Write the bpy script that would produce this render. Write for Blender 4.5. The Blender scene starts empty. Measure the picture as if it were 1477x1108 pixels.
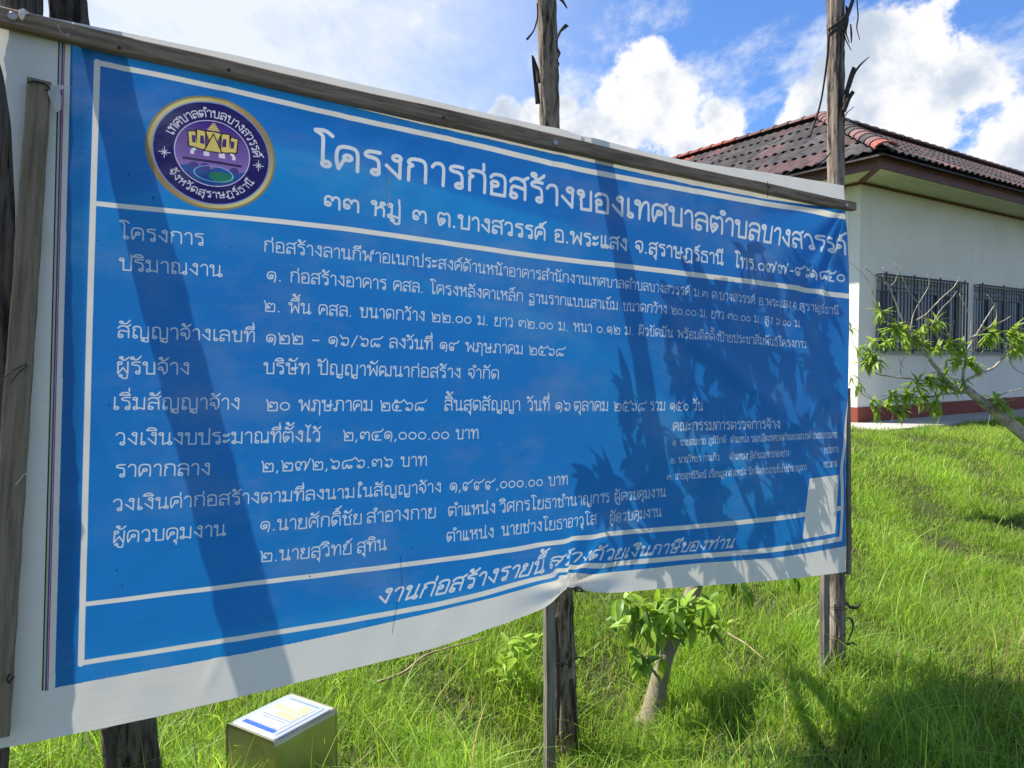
import bpy, bmesh, math, random
import numpy as np
from mathutils import Vector, Matrix
random.seed(7); RNG = np.random.default_rng(11)
SCN = bpy.context.scene
# ---------------------------------------------------------------- camera, sky, sun, exposure
EYE = 1.55
cam = bpy.data.cameras.new('camera'); cam.sensor_width = 36; cam.lens = 36 * 1080 / 1477
cam.clip_start = .05; cam.clip_end = 3000
camo = bpy.data.objects.new('camera', cam); SCN.collection.objects.link(camo)
camo.location = (0, 0, EYE); camo.rotation_euler = (math.radians(90) - math.atan(39 / 1080), 0, 0); SCN.camera = camo
SUN_EL = math.radians(52); SH = Vector((-.96, .28)).normalized()
SUNV = Vector((SH.x * math.cos(SUN_EL), SH.y * math.cos(SUN_EL), math.sin(SUN_EL)))
sl = bpy.data.lights.new('sun', 'SUN'); sl.energy = 4.9; sl.angle = math.radians(.8); sl.color = (1, .955, .88)
so = bpy.data.objects.new('sun', sl); SCN.collection.objects.link(so); so.location = (-8, 6, 12)
so.rotation_euler = (-SUNV).to_track_quat('-Z', 'Y').to_euler()
SCN.view_settings.view_transform = 'Standard'; SCN.view_settings.look = 'None'
SCN.view_settings.gamma = 1; SCN.view_settings.use_curve_mapping = False; SCN.view_settings.exposure = 1.08
SCN.cycles.max_bounces = 8; SCN.cycles.transmission_bounces = 6; SCN.cycles.diffuse_bounces = 4
# ---------------------------------------------------------------- photo geometry helpers
F, CX, CY, HOR, EYE = 1080.0, 738.5, 554.0, 515.0, 1.55
PITCH = math.atan((CY - HOR) / F)
CAMP = np.array([0.0, 0.0, EYE])
def ray(x, y):
    a = (x - CX) / F; b = -(y - CY) / F
    return np.array([a, math.cos(PITCH) + b * math.sin(PITCH), -math.sin(PITCH) + b * math.cos(PITCH)])
def at(x, y, Y):
    "point seen at pixel x,y of the 1477-wide photograph, Y metres in front"
    r = ray(x, y); return CAMP + r * (Y / r[1])
def unit(v):
    v = np.asarray(v, float); return v / np.linalg.norm(v)
_r = [ray(*q) for q in ((140, 89), (1219, 312), (1212, 777), (116.5, 956))]
E1 = unit(np.cross(np.cross(_r[0], _r[1]), np.cross(_r[3], _r[2]))); E1 *= np.sign(E1[0])
E2 = unit(np.cross(np.cross(_r[0], _r[3]), np.cross(_r[1], _r[2]))); E2 *= -np.sign(E2[2])
NB = unit(np.cross(E1, E2)); NB *= np.sign(NB[1])          # points away from the camera
PD = 2.2
def plane(x, y, off=0.0):
    r = ray(x, y); return CAMP + r * ((PD + off) / (NB @ r))
P0 = plane(140, 89)
_M = np.linalg.inv(np.stack([E1, E2, NB], 1))
def uv(x, y):
    d = _M @ (plane(x, y) - P0); return d[0], d[1]
def world(u, v, w=0.0):
    return P0 + E1 * u + E2 * v + NB * w
def ground(x, y):
    t = np.clip((np.asarray(y, float) - 3.6) / 5.6, 0, 1)
    x = np.asarray(x, float)
    hollow = -.3 * np.exp(-(((x - .3) / .62) ** 2 + ((np.asarray(y, float) - 3.25) / .62) ** 2))
    return hollow + 0.6 * t * t * (3 - 2 * t) + 0.015 * np.sin(x * 1.7 + 1) * np.sin(y * 1.3)
def on_ground(x, y):
    r = ray(x, y); lo, hi = 1.0, 60.0
    for _ in range(50):
        m = (lo + hi) / 2; p = CAMP + r * (m / r[1])
        if p[2] > ground(p[0], p[1]): lo = m
        else: hi = m
    return CAMP + r * (lo / r[1])
def build_world():
    w = bpy.data.worlds.new('World'); SCN.world = w; w.use_nodes = True
    nt = w.node_tree; N = nt.nodes; L = nt.links; N.clear()
    def nd(t, **k):
        n = N.new(t)
        for a, b in k.items(): setattr(n, a, b)
        return n
    def val(s, v):
        if isinstance(v, bpy.types.NodeSocket): L.new(v, s)
        else: s.default_value = v
    def M(op, a, b=0.0, c=0.0):
        n = nd('ShaderNodeMath', operation=op); val(n.inputs[0], a); val(n.inputs[1], b); val(n.inputs[2], c); return n.outputs[0]
    def ramp(x, lo, hi):
        n = nd('ShaderNodeMapRange', interpolation_type='SMOOTHSTEP'); val(n.inputs[0], x); n.inputs[1].default_value = lo; n.inputs[2].default_value = hi; return n.outputs[0]
    tc = nd('ShaderNodeTexCoord'); D = tc.outputs['Generated']
    sky = nd('ShaderNodeTexSky', sky_type='NISHITA'); sky.sun_disc = False; sky.sun_elevation = SUN_EL
    sky.sun_rotation = math.atan2(SH.x, SH.y); sky.air_density = 1.0; sky.dust_density = .6; sky.ozone_density = 2.2
    sep = nd('ShaderNodeSeparateXYZ'); L.new(D, sep.inputs[0])
    def noise(vec, scale, detail, rough=.55, off=(0, 0, 0), stretch=(1, 1, 1)):
        mp = nd('ShaderNodeMapping'); L.new(vec, mp.inputs[0]); mp.inputs['Location'].default_value = off; mp.inputs['Scale'].default_value = stretch
        n = nd('ShaderNodeTexNoise'); L.new(mp.outputs[0], n.inputs['Vector']); n.inputs['Scale'].default_value = scale
        n.inputs['Detail'].default_value = detail; n.inputs['Roughness'].default_value = rough; return n.outputs['Fac']
    # cumulus heaps: soft balls of direction joined and eaten into by noise
    heaps = [(925, 108, .05), (900, 150, .055), (950, 170, .07), (880, 195, .07), (1000, 218, .05), (840, 212, .05), (932, 80, .026), (955, 110, .03),
             (1272, 48, .036), (1245, 80, .042), (1310, 95, .07), (1385, 128, .06), (1228, 128, .03), (1255, 155, .08), (1330, 175, .09), (1412, 112, .03), (1432, 130, .022),
             (1160, 178, .055), (1045, 190, .035), (1030, 165, .022), (1475, 215, .06), (1445, 240, .08), (770, 165, .03), (815, 150, .022), (730, 180, .045)]
    best = None
    for x, y, r in heaps:
        v = unit(ray(x, y)); n = nd('ShaderNodeVectorMath', operation='DISTANCE'); L.new(D, n.inputs[0]); n.inputs[1].default_value = tuple(v)
        d = M('SUBTRACT', 1.0, M('DIVIDE', n.outputs['Value'], r * .95))
        best = d if best is None else M('SMOOTH_MAX', best, d, .25)
    n1 = noise(D, 9, 9, .62, (3.1, 1.7, 0)); n2 = noise(D, 3.2, 3, .5, (1, 4, 2)); n1b = noise(D, 30, 6, .6, (5, 1, 2))
    field = M('ADD', best, M('MULTIPLY', M('SUBTRACT', n1, .5), 2.1)); field = M('ADD', field, M('MULTIPLY', M('SUBTRACT', n1b, .5), .9))
    cum = ramp(field, .12, .42)
    # the rest of the sky carries the same kind of heaps, low down
    rest = ramp(M('ADD', noise(D, 4.2, 10, .6, (7.3, 2.2, 5)), M('MULTIPLY', sep.outputs[2], -.18)), .47, .56)
    away = ramp(sep.outputs[1], .75, .45)          # only outside the stretch of sky whose heaps are set above
    rest = M('MULTIPLY', rest, away)
    cum = M('MAXIMUM', cum, rest)
    # high thin streaks
    pr = nd('ShaderNodeVectorMath', operation='DIVIDE'); L.new(D, pr.inputs[0])
    cb = nd('ShaderNodeCombineXYZ'); z2 = M('ADD', M('MAXIMUM', sep.outputs[2], 0.0), .12)
    for i in range(3): L.new(z2, cb.inputs[i])
    L.new(cb.outputs[0], pr.inputs[1])
    c1 = noise(pr.outputs[0], 2.6, 10, .68, (2, .7, 0), (1.0, .55, .01)); c2 = noise(pr.outputs[0], .5, 3, .5, (3, 1, 0), (1, 1, .01))
    vl = unit(ray(330, 20)); nn = nd('ShaderNodeVectorMath', operation='DISTANCE'); L.new(D, nn.inputs[0]); nn.inputs[1].default_value = tuple(vl)
    left = ramp(nn.outputs['Value'], .52, .12)
    cir = M('ADD', M('MULTIPLY', ramp(M('ADD', c1, M('MULTIPLY', M('SUBTRACT', c2, .5), .5)), .49, .7), .78), M('MULTIPLY', left, M('ADD', M('MULTIPLY', c1, 1.9), -.12)))
    cir = M('MINIMUM', cir, .93)
    # colours: cloud white is lit from above, its folds and bases are bluish grey
    shade = ramp(M('ADD', noise(D, 7, 6, .6, (3.1, 1.76, .1)), M('MULTIPLY', M('SUBTRACT', field, .6), .10)), .43, .64)
    mixc = nd('ShaderNodeMix', data_type='RGBA'); L.new(shade, mixc.inputs[0]); mixc.inputs[6].default_value = (4.3, 4.25, 4.25, 1); mixc.inputs[7].default_value = (2.3, 2.65, 3.15, 1)
    tint = nd('ShaderNodeMix', data_type='RGBA', blend_type='MULTIPLY'); tint.inputs[0].default_value = 1.0; L.new(sky.outputs[0], tint.inputs[6]); tint.inputs[7].default_value = (SKT[0], SKT[1], SKT[2], 1)
    m1 = nd('ShaderNodeMix', data_type='RGBA'); L.new(cir, m1.inputs[0]); L.new(tint.outputs[2], m1.inputs[6]); m1.inputs[7].default_value = (3.6, 3.8, 4.1, 1)
    m2 = nd('ShaderNodeMix', data_type='RGBA'); L.new(M('MULTIPLY', cum, .97), m2.inputs[0]); L.new(m1.outputs[2], m2.inputs[6]); L.new(mixc.outputs[2], m2.inputs[7])
    bg = nd('ShaderNodeBackground'); L.new(m2.outputs[2], bg.inputs[0]); bg.inputs[1].default_value = .12
    out = nd('ShaderNodeOutputWorld'); L.new(bg.outputs[0], out.inputs[0])
SKT = (.42, .6, .86)
build_world()
# ---------------------------------------------------------------- looped Thai stroke lettering, drawn by hand as pen strokes
# "x,y" points with rounded corners, "x,y!" sharp corners, "ox,y,r" a small loop; strokes are split by ;
GL = {
'ก': (.60, '.06,0 .06,.6! .17,.7! .01,.8 .1,1 .5,1 .58,.78 .58,0'),
'ข': (.56, 'o.11,.86,.09; .2,.9 .26,.7 .1,.58 .16,.4 .16,.0! .54,0! .54,1'),
'ค': (.60, 'o.31,.53,.09; .23,.48 .06,0! .0,.3 .0,.78 .1,1 .5,1 .59,.78 .59,0'),
'ง': (.46, 'o.32,.89,.1; .42,.92 .42,0! .02,.5'),
'จ': (.52, 'o.15,.47,.1; .24,.44 .34,0! .5,.2 .5,.8 .42,1 .12,1 .01,.8'),
'ช': (.60, 'o.11,.86,.09; .2,.9 .26,.7 .1,.58 .16,.4 .16,.0! .54,0! .54,.62 .42,.75! .62,1.02'),
'ญ': (.86, 'o.15,.1,.09; .06,.12 .06,.6! .15,.7! .01,.8 .1,1 .38,1 .46,.78 .46,0! .84,0! .84,1; o.56,-.2,.06; .62,-.2 .64,-.33 .84,-.33 .84,-.14'),
'ฎ': (.66, 'o.09,.1,.09; .18,.12 .18,.6! .28,.7! .1,.8 .18,1 .56,1 .64,.78 .64,-.3! .48,-.14! .32,-.3 .12,-.3 .14,-.16'),
'ฐ': (.56, '.52,.98! .08,.98 .04,.7 .48,.68 .52,.5 .52,0! .12,0; o.14,.12,.09; o.12,-.26,.06; .18,-.24 .26,-.38! .36,-.24! .46,-.38 .54,-.12'),
'ฒ': (.84, 'o.2,.4,.08; .14,.34 .05,0! .0,.3 .0,.8 .08,1 .2,.88! .32,1 .44,.82 .44,.14; o.5,.09,.08; .58,.08 .82,.0! .82,1'),
'ณ': (.84, 'o.15,.1,.09; .06,.12 .06,.6! .15,.7! .01,.8 .1,1 .36,1 .44,.78 .44,.0! .52,.05 .74,.22; o.74,.1,.09; .82,.1 .82,1'),
'ด': (.60, 'o.24,.4,.1; .33,.44 .3,.2 .1,0! .0,.35 .0,.78 .1,1 .5,1 .59,.78 .59,0'),
'ต': (.62, 'o.24,.4,.1; .33,.44 .3,.2 .1,0! .0,.35 .0,.8 .1,1 .3,.87! .5,1 .61,.78 .61,0'),
'ท': (.60, 'o.08,.89,.09; .17,.9 .17,0! .22,.6 .38,1 .56,1 .59,.7 .59,0'),
'ธ': (.54, '.52,1.0! .08,1.0 .03,.74 .46,.7 .52,.5 .52,0! .06,0! .06,.42'),
'น': (.62, 'o.08,.89,.09; .17,.9 .17,0! .48,.16; o.55,.1,.09; .52,1 .52,.16'),
'บ': (.58, 'o.08,.89,.09; .17,.9 .17,0! .57,0! .57,1'),
'ป': (.58, 'o.08,.89,.09; .17,.9 .17,0! .57,0! .57,1.36'),
'ผ': (.58, 'o.15,.88,.09; .06,.88 .06,0! .31,.5! .56,0! .56,1'),
'พ': (.68, 'o.08,.89,.09; .17,.9 .17,0! .41,.72! .66,0! .66,1'),
'ภ': (.66, 'o.09,.1,.09; .18,.12 .18,.6! .28,.7! .1,.8 .18,1 .56,1 .64,.78 .64,0'),
'ม': (.60, 'o.08,.89,.09; .17,.9 .17,.16; o.1,.1,.09; .17,.04 .3,.14 .56,0! .56,1'),
'ย': (.56, 'o.14,.88,.09; .05,.88 .02,.7 .2,.56! .04,.46 .03,0! .54,0! .54,1'),
'ร': (.46, '.44,1.0! .06,1.0 .0,.76 .36,.72 .43,.55 .43,.12; o.33,.1,.09'),
'ล': (.56, 'o.13,.11,.1; .03,.16 .04,.55 .2,.6 .54,.5; .0,.8 .1,1 .46,1 .55,.78 .55,0'),
'ว': (.44, 'o.32,.1,.09; .41,.12 .41,.78 .32,1 .08,1 .0,.8'),
'ศ': (.62, 'o.31,.53,.09; .23,.48 .06,0! .0,.3 .0,.78 .1,1 .38,1 .56,.88 .59,.6 .59,0; .44,.92 .66,1.12'),
'ษ': (.66, 'o.08,.89,.09; .17,.9 .17,0! .57,0! .57,1; o.42,.46,.08; .48,.5 .7,.56'),
'ส': (.58, 'o.13,.11,.1; .03,.16 .04,.55 .2,.6 .54,.5; .0,.8 .1,1 .38,1 .52,.88 .55,.6 .55,0; .42,.92 .64,1.12'),
'ห': (.62, 'o.08,.89,.09; .17,.9 .17,0! ; .17,.5 .3,.56 .46,.82; o.5,.9,.08; .46,.82 .36,.66 .58,.6 .58,0'),
'ฬ': (.78, 'o.08,.89,.09; .17,.9 .17,0! .38,.62! .6,0! .6,.86; o.69,.9,.08; .6,.86 .66,1.06 .82,1.18'),
'อ': (.54, 'o.15,.52,.1; .05,.52 .05,0! .52,0! .52,.78 .44,1 .1,1 .01,.82'),
'ฤ': (.56, 'o.09,.1,.09; .18,.12 .18,.6! .28,.7! .06,.8 .14,1 .46,1 .55,.78 .55,-.42'),
'ะ': (.36, 'o.08,.72,.07; .15,.7 .2,.62 .34,.86; o.08,.2,.07; .15,.18 .2,.1 .34,.34'),
'า': (.38, '.01,.8 .1,1 .3,1 .37,.8 .37,0'),
'ำ': (.38, '.01,.8 .1,1 .3,1 .37,.8 .37,0; o-.16,1.28,.09'),
'เ': (.22, '.06,1 .06,.12; o.15,.1,.09'),
'แ': (.48, '.06,1 .06,.12; o.15,.1,.09; .32,1 .32,.12; o.41,.1,.09'),
'โ': (.42, '.46,1.36! .26,1.56 .0,1.5! ; .0,1.48 .2,1.34 .22,1.1 .22,.12; o.31,.1,.09'),
'ใ': (.34, 'o.24,1.34,.08; .16,1.34 .12,1.5 .26,1.6 .38,1.45 .36,1.3 .16,1.16 .14,.12; o.23,.1,.09'),
'ไ': (.34, '.0,1.6 .1,1.38! .32,1.56!; .24,1.48 .16,1.2 .14,.12; o.23,.1,.09'),
'๐': (.62, 'q.3,.4,.29'),
'๑': (.62, 'o.3,.42,.1; .4,.42 .4,.2 .1,.12 .0,.44 .1,.84 .52,.84 .6,.4 .5,-.14'),
'๒': (.72, '.0,1.0 .1,.7 .1,.0! .68,.0! .7,.72 .54,.8 .46,.64! .38,.8 .22,.76 .2,.46; o.28,.38,.065'),
'๓': (.70, 'o.15,.28,.1; .05,.28 .0,.6 .1,.82 .28,.82 .35,.56! .42,.82 .62,.82 .68,.6 .68,0'),
'๔': (.8, '.88,1.1 .7,.84 .5,.82 .1,.8 .0,.4 .1,.04 .26,.0! .36,.2; o.38,.4,.085; .26,0 .72,0'),
'๕': (.8, 'o.3,.97,.075; .9,1.12 .74,.86 .5,.84 .1,.82 .0,.4 .1,.04 .26,.0! .36,.2; o.38,.4,.085; .26,0 .72,0'),
'๖': (.64, '.0,1.02 .2,.66! .3,.8 .58,.76 .6,.4 .5,.02 .2,.02 .1,.16; o.2,.17,.085'),
'๗': (.92, 'o.2,.14,.1; .1,.12 .0,.5 .06,.84 .32,.84 .36,.44; .36,.5 .42,.84 .66,.84 .68,.4 .6,.0! .7,.2 .96,1.12'),
'๘': (.8, '.9,1.1 .7,.84 .5,.82 .1,.78 .0,.4 .06,.0! .18,.0! .33,.4! .36,.1 .5,.03; o.56,.15,.1'),
'๙': (.82, 'o.26,.28,.1; .36,.28 .36,.0 .06,.0 .0,.5 .06,.82 .3,.84 .4,.64! .52,.84 .66,.8 .84,1.1'),
'.': (.16, '.06,.02 .1,.02'), ',': (.18, '.1,.04 .04,-.18'), '-': (.34, '.02,.4 .3,.4'), '–': (.5, '.02,.4 .46,.4'),
'/': (.46, '.02,-.1 .42,1.05'), ' ': (.3, ''),
}
UP = {  # marks drawn from the right stem of the letter before
'ิ': '-.52,1.2! -.42,1.42 -.08,1.42 .0,1.2! -.52,1.2', 'ี': '-.52,1.2! -.42,1.42 -.08,1.42 .0,1.2! -.52,1.2; .0,1.2 .0,1.52',
'ื': '-.52,1.2! -.42,1.42 -.08,1.42 .0,1.2! -.52,1.2; .0,1.2 .0,1.54; -.14,1.36 -.14,1.54',
'ั': 'o-.4,1.32,.07; -.33,1.3 -.3,1.18 -.12,1.2 .04,1.5', '็': '-.42,1.2! -.46,1.4 -.2,1.42 -.12,1.26 -.26,1.2; -.2,1.42 .02,1.56',
}
TONE = {'่': '-.05,1.2 -.05,1.5', '้': 'o-.34,1.46,.07; -.28,1.42 -.3,1.24 -.14,1.24 .06,1.52', '์': 'o-.22,1.3,.08; -.16,1.38 .06,1.62'}
DOWN = {'ุ': 'o-.1,-.18,.06; -.04,-.18 -.04,-.46', 'ู': 'o-.36,-.18,.06; -.3,-.18 -.3,-.42 -.02,-.42 -.02,-.14'}
def strokes(code):
    out = []
    for part in code.split(';'):
        part = part.strip()
        if not part: continue
        if part[0] in 'oq':
            x, y, r = map(float, part[1:].split(',')); r = r * 1.22 if part[0] == 'o' else r; ry = r if part[0] == 'o' else .35
            out.append(np.array([(x + r * math.cos(k * math.pi / 9), y + ry * math.sin(k * math.pi / 9)) for k in range(19)])); continue
        pts = [(float(q.rstrip('!').split(',')[0]), float(q.rstrip('!').split(',')[1]), q.endswith('!')) for q in part.split()]
        res = [np.array(pts[0][:2])]
        for i in range(1, len(pts) - 1):
            p = np.array(pts[i][:2])
            if pts[i][2]: res.append(p); continue
            a, b = np.array(pts[i-1][:2]), np.array(pts[i+1][:2])
            la, lb = np.linalg.norm(a - p), np.linalg.norm(b - p)
            A = p + (a - p) / la * min(.24, la * .5); B = p + (b - p) / lb * min(.24, lb * .5)
            for t in (0, .25, .5, .75, 1): res.append((1-t)**2 * A + 2*t*(1-t) * p + t*t * B)
        if len(pts) > 1: res.append(np.array(pts[-1][:2]))
        out.append(np.array(res))
    return out
_gc = {}
def layout(text):
    "strokes of a line in letter units, and its advance"
    key = text
    if key in _gc: return _gc[key]
    x, right, high, tall, out = 0.0, 0.0, False, False, []
    for ch in text:
        if ch in UP:
            dx = -.14 if tall else 0
            out += [s + (right + dx, 0) for s in strokes(UP[ch])]; high = True
        elif ch in TONE:
            dx = -.14 if tall else 0
            out += [s * (1, .92) + (right + dx, .42 if high else 0) for s in strokes(TONE[ch])]
        elif ch in DOWN:
            out += [s + (right, 0) for s in strokes(DOWN[ch])]
        else:
            w, code = GL[ch]
            out += [s + (x, 0) for s in strokes(code)]
            right = x + w - .02; x += w + .17; high = False; tall = ch == 'ป'
    _gc[key] = (out, x - .17); return _gc[key]
# ---------------------------------------------------------------- the flat print on the banner, rasterised stroke by stroke
U0, U1, V0, V1 = -0.42, 3.24, -0.34, 1.86
TW = 4096; SC = TW / (U1 - U0); TH = int((V1 - V0) * SC)
def tx(u, v): return (np.asarray(u) - U0) * SC, (np.asarray(v) - V0) * SC
def pxt(x, y): return np.array(tx(*uv(x, y)))
def hexc(r, g, b): return np.array([((c / 255 + .055) / 1.055) ** 2.4 if c > 10 else c / 255 / 12.92 for c in (r, g, b)], np.float32)
img = np.zeros((TH, TW, 3), np.float32)
def seg(mask, a, b, hw):
    x0, x1 = int(max(0, min(a[0], b[0]) - hw - 2)), int(min(TW, max(a[0], b[0]) + hw + 3))
    y0, y1 = int(max(0, min(a[1], b[1]) - hw - 2)), int(min(TH, max(a[1], b[1]) + hw + 3))
    if x1 <= x0 or y1 <= y0: return
    X = np.arange(x0, x1)[None, :]; Y = np.arange(y0, y1)[:, None]
    d = b - a; L = d @ d + 1e-9
    t = np.clip(((X - a[0]) * d[0] + (Y - a[1]) * d[1]) / L, 0, 1)
    D = np.hypot(X - a[0] - t * d[0], Y - a[1] - t * d[1])
    s = mask[y0:y1, x0:x1]; np.maximum(s, np.clip(hw - D + .5, 0, 1), out=s)
def poly(pts, col, alpha=1.0):
    P = np.array([pxt(*p) for p in pts]); fill(P, col, alpha)
def fill(P, col, alpha=1.0):
    x0, x1 = int(max(0, P[:, 0].min() - 1)), int(min(TW, P[:, 0].max() + 2)); y0, y1 = int(max(0, P[:, 1].min() - 1)), int(min(TH, P[:, 1].max() + 2))
    X, Y = np.meshgrid(np.arange(x0, x1) + .0, np.arange(y0, y1) + .0)
    ins = np.zeros(X.shape, bool); n = len(P)
    for i in range(n):
        a, b = P[i], P[(i + 1) % n]
        c = (a[1] > Y) != (b[1] > Y)
        if a[1] != b[1]: ins ^= c & (X < (b[0] - a[0]) * (Y - a[1]) / (b[1] - a[1]) + a[0])
    m = (ins * alpha)[..., None].astype(np.float32); s = img[y0:y1, x0:x1]; s[:] = s * (1 - m) + np.asarray(col, np.float32) * m
def paint(mask, col):
    ys = np.where(mask.any(1))[0]; xs = np.where(mask.any(0))[0]
    if not len(ys): return
    s = img[ys[0]:ys[-1]+1, xs[0]:xs[-1]+1]; m = mask[ys[0]:ys[-1]+1, xs[0]:xs[-1]+1, None]
    s[:] = s * (1 - m) + np.asarray(col, np.float32) * m
def line_px(mask, pts, wpx):
    if len(pts) > 2:
        p = np.array(pts, float); d = np.r_[0, np.cumsum(np.linalg.norm(np.diff(p, axis=0), axis=1))]
        t = np.linspace(0, d[-1], 60); q = np.stack([np.interp(t, d, p[:, k]) for k in (0, 1)], 1)
        for _ in range(6): q[1:-1] = (q[:-2] + q[1:-1] * 2 + q[2:]) / 4
        pts = [tuple(z) for z in q]
    P = [pxt(*p) for p in pts]
    for i in range(len(P) - 1):
        a, b = np.array(pts[i]), np.array(pts[i+1]); n = np.array([-(b-a)[1], (b-a)[0]]); n = n / (np.linalg.norm(n) + 1e-9) * wpx / 2
        hw = np.linalg.norm(pxt(*(a + n)) - pxt(*(a - n))) / 2
        seg(mask, P[i], P[i+1], hw)
def curve(P, s):
    L = np.r_[0, np.cumsum(np.linalg.norm(np.diff(P, axis=0), axis=1))]; s = np.asarray(s)
    sc = np.clip(s, 0, L[-1]); q = np.stack([np.interp(sc, L, P[:, k]) for k in (0, 1)], -1)
    e0, e1 = P[1] - P[0], P[-1] - P[-2]
    q = q + np.where((s < 0)[..., None], s[..., None] * e0 / np.linalg.norm(e0), 0) + np.where((s > L[-1])[..., None], (s - L[-1])[..., None] * e1 / np.linalg.norm(e1), 0)
    return q
def text(mask, s, pts, hpx, w=.095, slant=0.0):
    P = np.array([pxt(*p) for p in pts]); st, adv = layout(s)
    if len(P) > 2:                                     # smooth the baseline
        d = np.r_[0, np.cumsum(np.linalg.norm(np.diff(P, axis=0), axis=1))]
        t = np.linspace(0, d[-1], 40); Q = np.stack([np.interp(t, d, P[:, k]) for k in (0, 1)], 1)
        for _ in range(12): Q[1:-1] = (Q[:-2] + Q[1:-1] * 2 + Q[2:]) / 4
        P = Q
    L = np.linalg.norm(np.diff(P, axis=0), axis=1).sum(); kx = L / adv
    h = np.linalg.norm(pxt(*pts[0]) - pxt(pts[0][0], pts[0][1] - hpx))
    for q in st:
        s0 = (q[:, 0] + slant * q[:, 1]) * kx
        base = curve(P, s0); e = curve(P, s0 + 3) - curve(P, s0 - 3); e /= np.linalg.norm(e, axis=1)[:, None]
        n = np.stack([e[:, 1], -e[:, 0]], 1)
        pts2 = base + n * (q[:, 1] * h)[:, None]
        for i in range(len(pts2) - 1): seg(mask, pts2[i], pts2[i+1], w * h / 2)
WHITE = hexc(238, 234, 225)
def make_print():
    # cloth white, then the blue field with its pale swooshes
    img[:] = WHITE
    Vg, Ug = np.mgrid[0:TH, 0:TW].astype(np.float32); Ug = Ug / SC + U0; Vg = Vg / SC + V0
    lo, hi = hexc(20, 98, 190), hexc(34, 142, 214)
    def sm(x): x = np.clip(x, 0, 1); return x * x * (3 - 2 * x)
    g = .35 + .3 * sm(Vg / 1.6) + 0 * Ug
    for (u, v, sl, wd, ln, amp) in ((.9, .19, .10, .17, 1.2, .75), (.1, .34, -.42, .2, .9, .35), (2.1, .95, .55, .3, 1.2, .3), (1.2, .55, .2, .1, 1.4, .25), (.7, 1.52, -.03, .12, 1.6, .35), (.4, -.06, .0, .05, 2.2, .5)):
        d = (Vg - v) - sl * (Ug - u); soft = np.where(d < 0, .02, wd)
        g += amp * np.exp(-np.abs(d / soft) ** 1.5) * sm(1 - np.abs(Ug - u) / ln)
    g = np.clip(g, 0, 1)[..., None]
    blue = lo * (1 - g) + hi * g
    edge = sm((.0 - Ug) / .03) + sm(-(Vg + .0) / .03) * .5
    blue = blue * (1 - .28 * np.clip(edge, 0, 1)[..., None])
    reg = [(103, 20), (103, 62), (103, 62), (500, 140), (1223, 296), (1260, 300), (1262, 780), (1218, 788), (1120, 803), (1000, 813), (900, 823), (860, 828), (825, 829), (790, 838), (700, 860), (500, 907), (360, 938), (79, 991.5)]
    reg = [(103, 20), (103, 62), (300, 105), (500, 152), (600, 177), (800, 222), (1000, 267), (1100, 286), (1180, 297), (1225, 305), (1262, 312), (1262, 780)] + reg[7:]
    keep = img.copy(); img[:] = blue
    m = np.zeros((TH, TW), np.float32)
    tmp = img.copy(); img[:] = 0; poly(reg, (1, 1, 1)); m = img[..., :1].copy(); img[:] = tmp * m + keep * (1 - m)
    # registration stripes on the left margin
    for a, b, w, c in ((85.5, 61, 2.2, (25, 30, 35)), (88, 63.2, 1.5, (190, 195, 110)), (90.6, 65.8, 2.6, (45, 75, 150)), (93.3, 68.6, 1.6, (190, 30, 90))):
        m = np.zeros((TH, TW), np.float32); line_px(m, [(a, 40), (a - (a-b)*.48, 520), (b, 995)], w); paint(m, hexc(*c))
    m = np.zeros((TH, TW), np.float32)
    # white frame and rules
    top = [(140, 90), (300, 123), (500, 169), (700, 212), (800, 237), (900, 257), (1088, 291), (1216, 312), (1260, 319)]
    line_px(m, top, 7.5)
    line_px(m, [(140, 89), (128, 500), (116.5, 957)], 9)
    line_px(m, [(116.5, 956), (300, 926), (500, 892), (650, 864), (700, 851), (780, 829.5), (850, 814.5), (895, 812), (1000, 803), (1120, 791.5), (1212, 777)], 7)
    line_px(m, [(139, 293), (400, 319), (500, 330.5), (800, 373), (900, 384), (1030, 400), (1100, 407), (1220, 428), (1260, 434)], 7)
    line_px(m, [(122, 871), (300, 848), (500, 822.5), (640, 804), (720, 793), (880, 768), (1000, 760.5), (1159, 742), (1212, 733)], 6.5)
    line_px(m, [(1231, 420), (1226, 560), (1219, 640), (1214, 678), (1216, 716), (1212, 777)], 4)
    paint(m, WHITE)
    m = np.zeros((TH, TW), np.float32)
    B = .17
    text(m, 'โครงการก่อสร้างของเทศบาลตำบลบางสวรรค์', [(453, 237), (474, 241), (543, 252), (642, 268), (734, 283.5), (814, 297), (945, 319), (1084, 345), (1217, 367)], 33, B)
    text(m, '๓๓ หมู่ ๓ ต.บางสวรรค์ อ.พระแสง จ.สุราษฎร์ธานี  โทร.๐๗๗-๙๖๑๘๕๐', [(467, 299), (569, 315), (637, 326), (786, 345.6), (910, 362), (1052, 383), (1215, 407)], 20.5, B)
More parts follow.
